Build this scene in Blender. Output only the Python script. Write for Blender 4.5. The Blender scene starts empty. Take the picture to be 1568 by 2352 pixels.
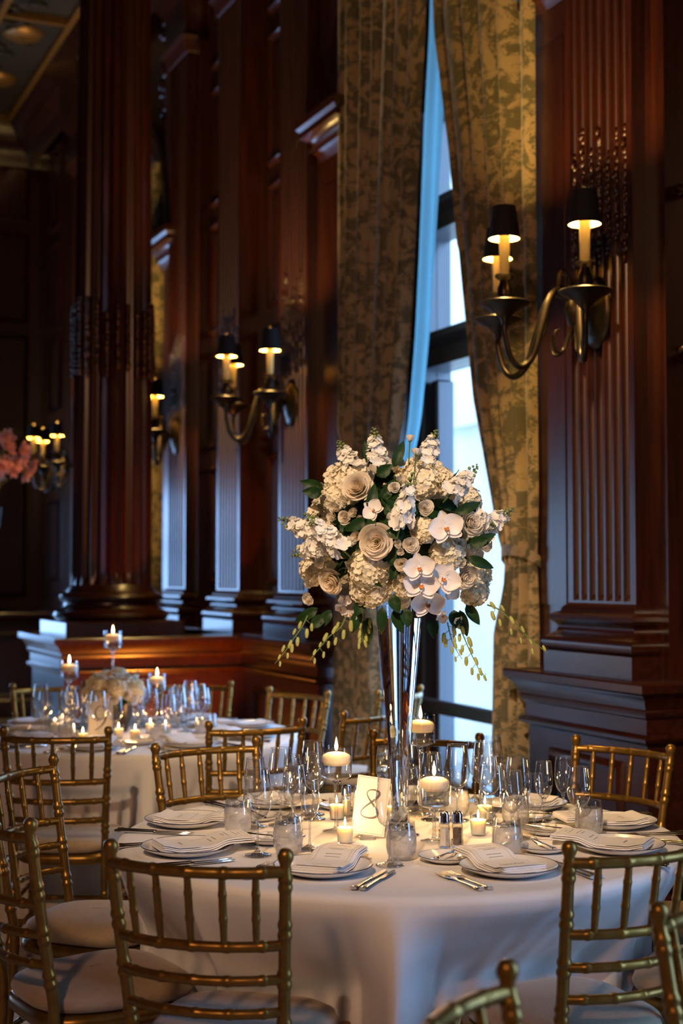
import bpy, math, random
from mathutils import Vector, Matrix
random.seed(7)
S = bpy.context.scene
COL = S.collection
PI = math.pi
# ------------------------------------------------------------------ camera
F = 50 / 36 * 2352; HEAD = 1.49
PITCH = math.atan((1315 - 1176) / F); YAW = math.radians(23.7)
cam = bpy.data.objects.new('camera', bpy.data.cameras.new('camera'))
COL.objects.link(cam); S.camera = cam
cam.location = (0, 0, HEAD)
cam.rotation_euler = (PI / 2 + PITCH, 0, -YAW)
cam.data.sensor_fit = 'VERTICAL'; cam.data.sensor_height = 36; cam.data.lens = 50
cam.data.clip_start = 0.05
cam.data.dof.use_dof = True; cam.data.dof.focus_distance = 3.8; cam.data.dof.aperture_fstop = 2.8
# ------------------------------------------------------------------ world, daylight, exposure
W = bpy.data.worlds.new('world'); S.world = W; W.use_nodes = True
bg = W.node_tree.nodes['Background']; bg.inputs[0].default_value = (0.50, 0.74, 1.0, 1); bg.inputs[1].default_value = 6.2
S.view_settings.view_transform = 'Standard'; S.view_settings.look = 'None'
S.view_settings.exposure = 0.0; S.view_settings.gamma = 1.0; S.view_settings.use_curve_mapping = False
S.cycles.max_bounces = 10; S.cycles.transparent_max_bounces = 24; S.cycles.transmission_bounces = 8
S.cycles.diffuse_bounces = 3; S.cycles.glossy_bounces = 4; S.cycles.sample_clamp_indirect = 3.0
S.cycles.caustics_reflective = False; S.cycles.caustics_refractive = False
S.cycles.use_denoising = True
def area_light(name, loc, rot, sx, sy, power, color, spread=PI):
    l = bpy.data.lights.new(name, 'AREA'); l.shape = 'RECTANGLE'; l.size = sx; l.size_y = sy
    l.energy = power; l.color = color; l.spread = spread
    o = bpy.data.objects.new(name, l); COL.objects.link(o); o.location = loc; o.rotation_euler = rot
    return o
DAY = (0.25, 0.51, 1.0)
# daylight just outside each window: rot maps the light's -z onto the direction into the room
area_light('daylight_window_near', (4.3, 0.715, 2.6), (0, PI / 2, 0), 4.6, 2.1, 290, DAY)
area_light('daylight_window_main', (4.3, 6.545, 2.6), (0, PI / 2, 0), 4.6, 2.1, 300, DAY)
area_light('daylight_window_next', (4.3, 12.375, 2.6), (0, PI / 2, 0), 4.6, 2.1, 190, DAY)
EVE = (0.13, 0.36, 1.0)
area_light('daylight_end_window', (0.6, 17.25, 1.55), (-PI / 2, 0, 0), 2.6, 2.1, 90, EVE)
area_light('daylight_end_window_second', (-3.4, 17.25, 1.55), (-PI / 2, 0, 0), 2.6, 2.1, 30, EVE)
# ------------------------------------------------------------------ pixel to place
cp, sp, cy, sy = math.cos(PITCH), math.sin(PITCH), math.cos(YAW), math.sin(YAW)
def ray(px, py):
    a = (px - 784) / F; b = -(py - 1176) / F
    Y = cp - b * sp; Z = sp + b * cp
    return Vector((cy * a + sy * Y, -sy * a + cy * Y, Z))
def onz(px, py, z):
    d = ray(px, py); return Vector((0, 0, HEAD)) + d * ((z - HEAD) / d.z)
def onw(px, py, w):
    d = ray(px, py); return Vector((0, 0, HEAD)) + d * (w / d.x)
# ------------------------------------------------------------------ helpers
class MB:
    def __init__(s): s.v = []; s.f = []; s.m = []
    def add(s, vs, fs, M=None, mi=0):
        o = len(s.v)
        if M is None: s.v.extend(tuple(p) for p in vs)
        else: s.v.extend(tuple(M @ Vector(p)) for p in vs)
        s.f.extend(tuple(i + o for i in f) for f in fs); s.m.extend([mi] * len(fs)); return s
    def box(s, x0, x1, y0, y1, z0, z1, M=None, mi=0):
        vs = [(x0,y0,z0),(x1,y0,z0),(x1,y1,z0),(x0,y1,z0),(x0,y0,z1),(x1,y0,z1),(x1,y1,z1),(x0,y1,z1)]
        return s.add(vs, [(3,2,1,0),(4,5,6,7),(0,1,5,4),(1,2,6,5),(2,3,7,6),(3,0,4,7)], M, mi)
    def bbox(s, x0, x1, y0, y1, z0, z1, b, M=None, mi=0):   # box with chamfered vertical and top edges
        pts = [(x0+b,y0),(x1-b,y0),(x1,y0+b),(x1,y1-b),(x1-b,y1),(x0+b,y1),(x0,y1-b),(x0,y0+b)]
        cx, cy_ = (x0+x1)/2, (y0+y1)/2
        ins = [(cx+(x-cx)*(1-2*b/(x1-x0)), cy_+(y-cy_)*(1-2*b/(y1-y0))) for x, y in pts]
        rings = [[(x,y,z0) for x,y in pts], [(x,y,z1-b) for x,y in pts], [(x,y,z1) for x,y in ins]]
        return s.rings(rings, True, True, M, mi)
    def rings(s, rs, cap0=False, cap1=False, M=None, mi=0, closed=True):
        n = len(rs[0]); vs = [p for r in rs for p in r]; fs = []
        for i in range(len(rs) - 1):
            for j in range(n if closed else n - 1):
                k = (j + 1) % n; fs.append((i*n+j, i*n+k, (i+1)*n+k, (i+1)*n+j))
        if cap0: fs.append(tuple(reversed(range(n))))
        if cap1: fs.append(tuple(range((len(rs)-1)*n, len(rs)*n)))
        return s.add(vs, fs, M, mi)
    def lathe(s, prof, seg=24, M=None, mi=0, cap0=False, cap1=False):
        rs = [[(r*math.cos(2*PI*j/seg), r*math.sin(2*PI*j/seg), z) for j in range(seg)] for r, z in prof]
        return s.rings(rs, cap0, cap1, M, mi)
    def tube(s, path, rad, seg=8, M=None, mi=0, caps=True, flat=1.0):
        P = [Vector(p) for p in path]; n = len(P)
        if not hasattr(rad, '__len__'): rad = [rad] * n
        T = []
        for i in range(n):
            a = P[max(0, i-1)]; b = P[min(n-1, i+1)]; T.append((b - a).normalized())
        up = Vector((0,0,1)) if abs(T[0].z) < 0.9 else Vector((1,0,0))
        N = (up - T[0] * up.dot(T[0])).normalized(); rs = []
        for i in range(n):
            N = (N - T[i] * N.dot(T[i]))
            N = N.normalized() if N.length > 1e-6 else Vector((1,0,0))
            B = T[i].cross(N)
            rs.append([tuple(P[i] + (N*math.cos(2*PI*j/seg)*flat + B*math.sin(2*PI*j/seg))*rad[i]) for j in range(seg)])
        return s.rings(rs, caps, caps, M, mi)
    def grid(s, fn, nu, nv, M=None, mi=0):
        vs = [fn(i/nu, j/nv) for j in range(nv+1) for i in range(nu+1)]
        fs = [(j*(nu+1)+i, j*(nu+1)+i+1, (j+1)*(nu+1)+i+1, (j+1)*(nu+1)+i) for j in range(nv) for i in range(nu)]
        return s.add(vs, fs, M, mi)
    def ball(s, c, rx, ry, rz, seg=8, rows=5, M=None, mi=0):
        rs = []
        for i in range(1, rows):
            a = PI*i/rows - PI/2
            rs.append([(c[0]+rx*math.cos(a)*math.cos(2*PI*j/seg), c[1]+ry*math.cos(a)*math.sin(2*PI*j/seg), c[2]+rz*math.sin(a)) for j in range(seg)])
        return s.rings(rs, True, True, M, mi)
    def sweep(s, path, prof, closed=False, M=None, mi=0, side=1):
        """path: plan polyline (x,y); prof: (offset, z); offset goes to the right of travel * side"""
        P = [Vector(p) for p in path]; n = len(P); rs = []
        for i in range(n):
            if closed: a, b = P[i-1], P[(i+1) % n]
            else: a, b = P[max(i-1,0)], P[min(i+1,n-1)]
            d1 = (P[i]-a).normalized() if (P[i]-a).length > 1e-9 else (b-P[i]).normalized()
            d2 = (b-P[i]).normalized() if (b-P[i]).length > 1e-9 else d1
            n1 = Vector((d1.y,-d1.x))*side; n2 = Vector((d2.y,-d2.x))*side
            m = (n1+n2); m = m / max(0.2, m.dot(n1)) if m.length > 1e-6 else n1
            rs.append([(P[i].x+m.x*o, P[i].y+m.y*o, z) for o, z in prof])
        if closed: rs.append(rs[0])
        return s.rings(rs, False, False, M, mi, closed=False)
    def mesh(s, name, mats, smooth=40):
        me = bpy.data.meshes.new(name); me.from_pydata(s.v, [], s.f)
        if not isinstance(mats, (list, tuple)): mats = [mats]
        for m in mats: me.materials.append(m)
        if any(s.m): me.polygons.foreach_set('material_index', s.m)
        if smooth:
            me.polygons.foreach_set('use_smooth', [True]*len(me.polygons))
            if smooth < 180: me.set_sharp_from_angle(angle=math.radians(smooth))
        me.validate(); me.update(); return me
    def build(s, name, mats, parent=None, smooth=40, **tagkw):
        o = bpy.data.objects.new(name, s.mesh(name, mats, smooth)); COL.objects.link(o)
        if parent: o.parent = parent
        if tagkw: tag(o, **tagkw)
        return o
def tag(o, label=None, cat=None, group=None, kind=None):
    if label: o['label'] = label
    if cat: o['category'] = cat
    if group: o['group'] = group
    if kind: o['kind'] = kind
    return o
def thing(name, label=None, cat=None, loc=(0,0,0), rz=0, group=None, kind=None):
    o = bpy.data.objects.new(name, None); COL.objects.link(o); o.empty_display_size = 0.1
    o.location = loc; o.rotation_euler = (0, 0, rz)
    return tag(o, label, cat, group, kind)
def inst(name, me, parent=None, loc=None, M=None):
    o = bpy.data.objects.new(name, me); COL.objects.link(o)
    if parent: o.parent = parent
    if M is not None: o.matrix_local = M
    elif loc is not None: o.location = loc
    return o
def copy_tree(o, parent=None):
    c = o.copy(); COL.objects.link(c); c.parent = parent
    for ch in o.children: copy_tree(ch, c)
    return c
def put(proto, used, loc, rz, label, group=None):
    o = copy_tree(proto) if proto.name in used else proto
    used.add(proto.name)
    o.location = loc; o.rotation_euler = (0, 0, rz); o['label'] = label
    if group: o['group'] = group
    return o
USED = set()
def point(name, loc, power, color, r=0.02, parent=None):
    l = bpy.data.lights.new(name, 'POINT'); l.energy = power; l.color = color; l.shadow_soft_size = r
    o = bpy.data.objects.new(name, l); COL.objects.link(o); o.location = loc
    if parent: o.parent = parent
    return o
def lerp(tab, x):
    if x <= tab[0][0]: return tab[0][1]
    for (a, u), (b, v) in zip(tab, tab[1:]):
        if x <= b: return u + (v-u)*(x-a)/(b-a)
    return tab[-1][1]
def sm(a, b, x):
    x = max(0, min(1, (x-a)/(b-a))); return x*x*(3-2*x)
def Rz(a): return Matrix.Rotation(a, 4, 'Z')
def Tr(*p): return Matrix.Translation(p if len(p) == 3 else p[0])
def face(d, spin=0):
    return Vector(d).to_track_quat('Z', 'Y').to_matrix().to_4x4() @ Rz(spin)
# ------------------------------------------------------------------ materials
def nt(name):
    m = bpy.data.materials.new(name); m.use_nodes = True
    t = m.node_tree; b = t.nodes['Principled BSDF']; return m, t, b
def mat(name, col, rough=0.5, metal=0.0, var=0.0, scale=20, stretch=(1,1,1), bump=0.0, coat=0.0, trans=0.0, sheen=0.0, spec=0.5, bscale=None):
    m, t, b = nt(name); N = t.nodes; L = t.links
    b.inputs['Base Color'].default_value = (*col, 1); b.inputs['Roughness'].default_value = rough
    b.inputs['Metallic'].default_value = metal; b.inputs['Coat Weight'].default_value = coat
    b.inputs['Coat Roughness'].default_value = 0.12
    b.inputs['Specular IOR Level'].default_value = spec
    b.inputs['Sheen Weight'].default_value = sheen
    if var or bump:
        tc = N.new('ShaderNodeTexCoord'); mp = N.new('ShaderNodeMapping'); mp.inputs['Scale'].default_value = stretch
        L.new(tc.outputs['Object'], mp.inputs[0])
        no = N.new('ShaderNodeTexNoise'); no.inputs['Scale'].default_value = scale; no.inputs['Detail'].default_value = 5
        L.new(mp.outputs[0], no.inputs['Vector'])
    if var:
        r = N.new('ShaderNodeMapRange'); r.inputs[3].default_value = 1-var; r.inputs[4].default_value = 1+var
        r.inputs[1].default_value = .3; r.inputs[2].default_value = .7
        L.new(no.outputs[0], r.inputs[0])
        x = N.new('ShaderNodeMix'); x.data_type = 'RGBA'; x.blend_type = 'MULTIPLY'; x.inputs[0].default_value = 1
        x.inputs[6].default_value = (*col, 1); L.new(r.outputs[0], x.inputs[7]); L.new(x.outputs[2], b.inputs['Base Color'])
    if bump:
        bu = N.new('ShaderNodeBump'); bu.inputs['Strength'].default_value = bump; bu.inputs['Distance'].default_value = 0.004
        if bscale:
            n2 = N.new('ShaderNodeTexNoise'); n2.inputs['Scale'].default_value = bscale; L.new(mp.outputs[0], n2.inputs['Vector']); L.new(n2.outputs[0], bu.inputs['Height'])
        else: L.new(no.outputs[0], bu.inputs['Height'])
        L.new(bu.outputs[0], b.inputs['Normal'])
    if trans: b.inputs['Transmission Weight'].default_value = trans
    return m
def translucent(name, col, tcol, fac, rough=0.6, var=0.0, scale=30):
    m = mat(name, col, rough, var=var, scale=scale); t = m.node_tree; N = t.nodes; L = t.links
    tr = N.new('ShaderNodeBsdfTranslucent'); tr.inputs[0].default_value = (*tcol, 1)
    mx = N.new('ShaderNodeMixShader'); mx.inputs[0].default_value = fac
    L.new(N['Principled BSDF'].outputs[0], mx.inputs[1]); L.new(tr.outputs[0], mx.inputs[2]); L.new(mx.outputs[0], N['Material Output'].inputs[0])
    return m
def thin_glass(name, tint=(0.97,0.975,0.98), ior=1.5, gain=1.0, edge=1.0):
    m = bpy.data.materials.new(name); m.use_nodes = True; t = m.node_tree; N = t.nodes; L = t.links
    N.remove(N['Principled BSDF'])
    tr = N.new('ShaderNodeBsdfTransparent')
    lw = N.new('ShaderNodeLayerWeight'); lw.inputs[0].default_value = .28          # longer path through the wall at its edges
    tm = N.new('ShaderNodeMix'); tm.data_type = 'RGBA'; tm.inputs[6].default_value = (*tint, 1); tm.inputs[7].default_value = (*[c*edge for c in tint], 1)
    L.new(lw.outputs['Facing'], tm.inputs[0]); L.new(tm.outputs[2], tr.inputs[0])
    gl = N.new('ShaderNodeBsdfGlossy'); gl.inputs['Roughness'].default_value = 0.03; gl.inputs[0].default_value = (1,1,1,1)
    fr = N.new('ShaderNodeFresnel'); ge = N.new('ShaderNodeNewGeometry')
    io = N.new('ShaderNodeMapRange'); io.inputs[3].default_value = ior; io.inputs[4].default_value = 1/ior   # same thin sheet from both sides
    L.new(ge.outputs['Backfacing'], io.inputs[0]); L.new(io.outputs[0], fr.inputs[0])
    mu = N.new('ShaderNodeMath'); mu.operation = 'MULTIPLY'; mu.inputs[1].default_value = gain; mu.use_clamp = True
    mx = N.new('ShaderNodeMixShader'); L.new(fr.outputs[0], mu.inputs[0]); L.new(mu.outputs[0], mx.inputs[0])
    L.new(tr.outputs[0], mx.inputs[1]); L.new(gl.outputs[0], mx.inputs[2]); L.new(mx.outputs[0], N['Material Output'].inputs[0])
    return m
def solid_glass(name, ior=1.45, col=(0.98,0.99,1.0), rough=0.0):
    m = bpy.data.materials.new(name); m.use_nodes = True; t = m.node_tree; N = t.nodes
    N.remove(N['Principled BSDF']); g = N.new('ShaderNodeBsdfGlass'); g.inputs['IOR'].default_value = ior
    g.inputs['Color'].default_value = (*col, 1); g.inputs['Roughness'].default_value = rough
    t.links.new(g.outputs[0], N['Material Output'].inputs[0]); return m
def emit(name, col, k):
    m, t, b = nt(name); b.inputs['Base Color'].default_value = (0,0,0,1)
    b.inputs['Emission Color'].default_value = (*col, 1); b.inputs['Emission Strength'].default_value = k; return m
def wood(name, c1, c2, rough, horizontal=False):
    m, t, b = nt(name); N = t.nodes; L = t.links
    tc = N.new('ShaderNodeTexCoord'); mp = N.new('ShaderNodeMapping')
    mp.inputs['Scale'].default_value = (14, 1.2, 14) if horizontal else (14, 14, 0.9)
    L.new(tc.outputs['Object'], mp.inputs[0])
    no = N.new('ShaderNodeTexNoise'); no.inputs['Scale'].default_value = 2.2; no.inputs['Detail'].default_value = 8; no.inputs['Roughness'].default_value = .65
    no.inputs['Distortion'].default_value = .6
    L.new(mp.outputs[0], no.inputs['Vector'])
    r = N.new('ShaderNodeValToRGB'); r.color_ramp.elements[0].position = .32; r.color_ramp.elements[1].position = .72
    r.color_ramp.elements[0].color = (*c1, 1); r.color_ramp.elements[1].color = (*c2, 1)
    L.new(no.outputs[0], r.inputs[0]); L.new(r.outputs[0], b.inputs['Base Color'])
    b.inputs['Roughness'].default_value = rough; b.inputs['Coat Weight'].default_value = .35; b.inputs['Coat Roughness'].default_value = .22
    bu = N.new('ShaderNodeBump'); bu.inputs['Strength'].default_value = .05; bu.inputs['Distance'].default_value = .003
    L.new(no.outputs[0], bu.inputs['Height']); L.new(bu.outputs[0], b.inputs['Normal']); return m
def damask(name, c1, c2):
    m, t, b = nt(name); N = t.nodes; L = t.links
    tc = N.new('ShaderNodeTexCoord'); mp = N.new('ShaderNodeMapping'); mp.inputs['Scale'].default_value = (3, 12, 9)
    L.new(tc.outputs['Object'], mp.inputs[0])
    n1 = N.new('ShaderNodeTexNoise'); n1.inputs['Scale'].default_value = 1.0; n1.inputs['Detail'].default_value = 3; n1.inputs['Distortion'].default_value = 1.6
    L.new(mp.outputs[0], n1.inputs['Vector'])
    n2 = N.new('ShaderNodeTexNoise'); n2.inputs['Scale'].default_value = 5.5; n2.inputs['Detail'].default_value = 2; n2.inputs['Distortion'].default_value = 2.2
    L.new(mp.outputs[0], n2.inputs['Vector'])
    ad = N.new('ShaderNodeMath'); ad.operation = 'MULTIPLY_ADD'; ad.inputs[1].default_value = .45
    L.new(n2.outputs[0], ad.inputs[0]); L.new(n1.outputs[0], ad.inputs[2])
    r = N.new('ShaderNodeValToRGB'); r.color_ramp.elements[0].position = .69; r.color_ramp.elements[1].position = .77
    r.color_ramp.elements[0].color = (*c1, 1); r.color_ramp.elements[1].color = (*c2, 1)
    L.new(ad.outputs[0], r.inputs[0]); L.new(r.outputs[0], b.inputs['Base Color'])
    b.inputs['Roughness'].default_value = .55; b.inputs['Sheen Weight'].default_value = .3; return m
M = {}
M['wood'] = wood('mahogany', (.0145,.0031,.0013), (.051,.0105,.0036), .30)
M['wood_h'] = wood('mahogany_horizontal', (.0145,.0031,.0013), (.051,.0105,.0036), .30, True)
M['frame'] = wood('dark_window_wood', (.012,.008,.007), (.030,.019,.015), .35)
M['ceiling'] = mat('ceiling_paint', (.018,.014,.011), .8, var=.5, scale=3)
M['gilt'] = mat('gilt', (.30,.16,.05), .4, .6, var=.2)
M['floor'] = mat('pale_carpet', (.42,.41,.40), .75, var=.12, scale=6, bump=.3, bscale=160)
M['stone'] = mat('pale_stone', (.74,.76,.76), .9, var=.10, scale=1.2)
M['stone2'] = mat('grey_stone', (.50,.58,.64), .9, var=.10, scale=1.6)
M['paving'] = mat('paving', (.4,.4,.4), .9, var=.1)
M['pane'] = thin_glass('window_glass', (.96,.98,1.0), 1.3)
M['curtain'] = damask('damask', (.095,.078,.030), (.33,.23,.11))
M['lining'] = translucent('curtain_lining', (.20,.29,.30), (.20,.42,.44), .45)
M['gold'] = mat('gold_paint', (.26,.142,.027), .34, .75, var=.15, scale=40, bump=.05)
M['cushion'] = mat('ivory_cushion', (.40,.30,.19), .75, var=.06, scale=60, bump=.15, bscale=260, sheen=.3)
M['cloth'] = mat('white_linen', (.80,.77,.74), .85, bump=.10, bscale=420, scale=8, var=.02, sheen=.1)
M['glass'] = thin_glass('clear_glass', (.965,.97,.975), 1.6, 2.0, .45)
M['stem'] = thin_glass('glass_stem', (.88,.89,.90), 1.7, 2.4, .5)
M['vaseglass'] = solid_glass('vase_water_glass', 1.36, (.97,.985,1.0))
M['water'] = thin_glass('still_water', (.93,.94,.95), 1.4, 1.6)
M['china'] = mat('white_china', (.80,.78,.75), .16, coat=.5)
M['navy'] = mat('navy_rim', (.035,.035,.07), .25)
M['napkin'] = mat('napkin_linen', (.80,.78,.77), .85, bump=.1, bscale=500)
M['card'] = mat('card_stock', (.80,.76,.70), .7)
M['ink'] = mat('grey_ink', (.15,.13,.12), .7)
M['rule'] = mat('tan_rule', (.42,.32,.22), .7)
M['silver'] = mat('silver_plate', (.72,.68,.64), .18, 1.0)
M['chrome'] = mat('chrome_cap', (.75,.74,.74), .08, 1.0)
M['salt'] = mat('salt', (.75,.70,.65), .9)
M['pepper'] = mat('pepper', (.12,.075,.05), .9, var=.7, scale=900)
M['wax'] = mat('candle_wax', (.93,.84,.66), .5)
_b = M['wax'].node_tree.nodes['Principled BSDF']; _b.inputs['Subsurface Weight'].default_value = 1.0
_b.inputs['Subsurface Radius'].default_value = (1.0,.62,.30); _b.inputs['Subsurface Scale'].default_value = .030
M['flame'] = emit('flame', (1.0,.72,.36), 22)
M['wick'] = mat('wick', (.02,.015,.01), .9)
M['bronze'] = mat('dark_bronze', (.050,.038,.027), .36, .85, var=.25, scale=30)
M['shade'] = mat('black_shade', (.006,.005,.005), .8)
M['shade_in'] = mat('gold_shade_lining', (.85,.60,.20), .45, .2)
M['sleeve'] = mat('ivory_candle_sleeve', (.92,.70,.26), .6)
M['bulb'] = emit('bulb', (1.0,.72,.34), 9)
M['leaf'] = mat('dark_leaf', (.010,.036,.006), .50, var=.4, scale=25, spec=.22)
M['stalk'] = mat('green_stalk', (.10,.17,.045), .5, var=.2)
M['budg'] = mat('green_bud', (.17,.21,.07), .5, var=.2, scale=50)
M['bud'] = mat('yellow_green_bud', (.34,.35,.08), .5, var=.2, scale=50)
M['rose'] = translucent('cream_rose', (.90,.80,.64), (.88,.76,.58), .40, .55)
M['rosew'] = translucent('white_rose', (.90,.83,.71), (.88,.79,.64), .40, .55)
M['hyd'] = translucent('cream_hydrangea', (.90,.82,.62), (.85,.77,.52), .25, .6, var=.08)
M['stock'] = translucent('white_stock', (.90,.87,.80), (.86,.82,.72), .25, .55)
M['orchid'] = translucent('white_orchid', (.87,.82,.78), (.82,.76,.70), .22, .45)
M['lip'] = mat('orange_lip', (.60,.22,.05), .45)
M['pink'] = translucent('pink_blossom', (.92,.56,.45), (.92,.55,.40), .3, .55, var=.30, scale=14)
M['ice'] = mat('iced_water', (.78,.77,.76), .18, var=.12, scale=35)
def cloudy(name, col, fac, rough=.2):
    m = mat(name, col, rough, var=.15, scale=45); t = m.node_tree; N = t.nodes; L = t.links
    tr = N.new('ShaderNodeBsdfTransparent'); tr.inputs[0].default_value = (.95,.96,.97,1)
    mx = N.new('ShaderNodeMixShader'); mx.inputs[0].default_value = fac
    L.new(tr.outputs[0], mx.inputs[1]); L.new(N['Principled BSDF'].outputs[0], mx.inputs[2]); L.new(mx.outputs[0], N['Material Output'].inputs[0]); return m
M['ice'] = cloudy('iced_water', (.84,.82,.80), .48)
# ================================================================== the room (x = towards the window wall, y = along it)
WP = 3.45            # panelled wall plane
WPF = 3.28           # pilaster faces
ZC = 6.77
BAY = 5.83
WIN = [0.715, 6.545, 12.375]; HW = 1.055; SPR = 4.18
YE, YB, XL = 16.9, -5.0, -6.9
room = MB().box(XL-.3, 4.2, YB-.3, YE+.3, -.1, 0).build('floor', M['floor'], kind='structure')
MB().box(XL-.3, 4.2, YB-.3, YE+.3, ZC, ZC+.15).build('ceiling', M['ceiling'], kind='structure')
# window wall: piers and arched heads
wb = MB()
edges = [YB-.3] + [e for c in WIN for e in (c-HW, c+HW)] + [YE+.3]
for i in range(0, len(edges), 2): wb.box(WP, 4.05, edges[i], edges[i+1], 0, ZC)
for c in WIN:
    n = 20; a = [(c - HW*math.cos(PI*k/n), SPR + HW*math.sin(PI*k/n)) for k in range(n+1)]
    vs = []; fs = []
    for x in (WP, 4.05):
        for y, z in a: vs += [(x,y,z),(x,y,ZC)]
    m = 2*(n+1)
    for k in range(n):
        fs += [(2*k,2*k+1,2*k+3,2*k+2),(m+2*k,m+2*k+2,m+2*k+3,m+2*k+1),(2*k,2*k+2,m+2*k+2,m+2*k)]
    wb.add(vs, fs)
wall = wb.build('wall_window', M['wood'], smooth=30, kind='structure')
MB().box(XL-.3, XL, YB-.3, YE+.3, 0, ZC).build('wall_left', M['wood'], kind='structure')
MB().box(XL, 4.05, YB-.3, YB, 0, ZC).build('wall_back', M['wood'], kind='structure')
# far wall with two tall windows that stand out of frame
fw = MB()
for x0, x1 in ((XL,-4.7),(-2.1,-.7),(1.9,3.6)): fw.box(x0, x1, YE, YE+.3, 0, ZC)
for x0, x1 in ((-4.7,-2.1),(-.7,1.9)): fw.box(x0,x1,YE,YE+.3,0,.50); fw.box(x0,x1,YE,YE+.3,2.6,ZC)
far = fw.build('wall_far', M['wood'], kind='structure')
def frame_moulding(b, t0, t1, z0, z1, w, wd=.05, pr=.03):
    """raised picture-frame moulding on the plane x = w, facing -x"""
    prof = [(0,0),(.3,.7),(.55,1),(.8,.6),(1,0)]
    rs = []
    for (y, z, sy_, sz) in ((t0,z0,1,1),(t1,z0,-1,1),(t1,z1,-1,-1),(t0,z1,1,-1)):
        rs.append([(w - pr*h, y+sy_*wd*u, z+sz*wd*u) for u, h in prof])
    rs.append(rs[0]); b.rings(rs, closed=False)
def panel(parent, t0, t1, z0, z1, w=WP, rot=None):
    b = MB(); frame_moulding(b, t0, t1, z0, z1, w)
    b.box(w-.012, w+.001, t0+.10, t1-.10, z0+.10, z1-.10)
    if rot: b.v = [rot(p) for p in b.v]
    b.build('panel', M['wood'], parent)
for k, c in enumerate([-2.2, 3.63, 9.46, 15.2]):
    for s in (-1, 1):
        a, bb = (c+.36, c+.90) if s > 0 else (c-.90, c-.36)
        if k == 1 and s > 0: a, bb = c+.0, c+.70
        if bb > YE: continue
        for z0, z1 in ((1.40,2.30),(2.42,3.18),(3.30,4.16),(4.28,5.2),(5.35,6.3)):
            panel(wall, a, bb, z0, z1)
# far wall panels (seen past the column)
flip = lambda p: (p[1], YE-(WP-p[0]), p[2])
for z0, z1 in ((1.2,2.7),(2.85,4.3),(4.45,5.5),(5.65,6.5)):
    panel(far, 2.05, 2.65, z0, z1, rot=flip); panel(far, 2.75, 3.35, z0, z1, rot=flip)
# ---- jambs and imposts of the windows
IMP = [(0,3.98),(.02,4.0),(.03,4.04),(.05,4.06),(.05,4.10),(.09,4.15),(.11,4.16),(.11,4.20),(.13,4.22),(.13,4.27),(.0,4.29)]
for c in WIN:
    for s in (-1, 1):
        e = c + s*HW
        o = (e, e+s*.34)
        jb = MB().box(3.36, WP+.01, min(o), max(o), 0, SPR-.1)
        jb.box(3.34, 3.36, min(o)+.06, max(o)-.06, 1.35, SPR-.35)
        jb.build('jamb', M['wood'], wall)
        pth = [(3.5,o[1]),(3.36,o[1]),(3.36,o[0]),(3.9,o[0])]
        ib = MB().sweep(pth, IMP, side=(1 if s > 0 else -1)); ib.build('impost', M['wood_h'], wall)
    # archivolt around the arch
    ab = MB(); n = 24; prof = [(0,3.45),(0,3.38),(.06,3.37),(.08,3.34),(.16,3.34),(.20,3.32),(.24,3.34),(.26,3.45)]
    ab.rings([[(x, c-(HW+o)*math.cos(PI*k/n), SPR+.05+(HW+o)*math.sin(PI*k/n)) for o, x in prof] for k in range(n+1)], closed=False)
    ab.build('archivolt', M['wood'], wall)
    # carved foliage in the spandrels
    cb = MB(); rr = random.Random(int(c*10))
    for s in (-1, 1):
        for k in range(70):
            u, v = rr.random(), rr.random()
            y = c + s*(.75+.62*u); z = 5.05+1.15*v-.9*u*(1-v)*.2
            if math.hypot(y-c, z-SPR) < HW+.32: continue
            cb.ball((3.42,y,z), .035, .05+.05*rr.random(), .03+.05*rr.random(), 6, 4, M=None)
    cb.build('carved_spandrel', M['wood'], wall, smooth=180)
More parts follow.
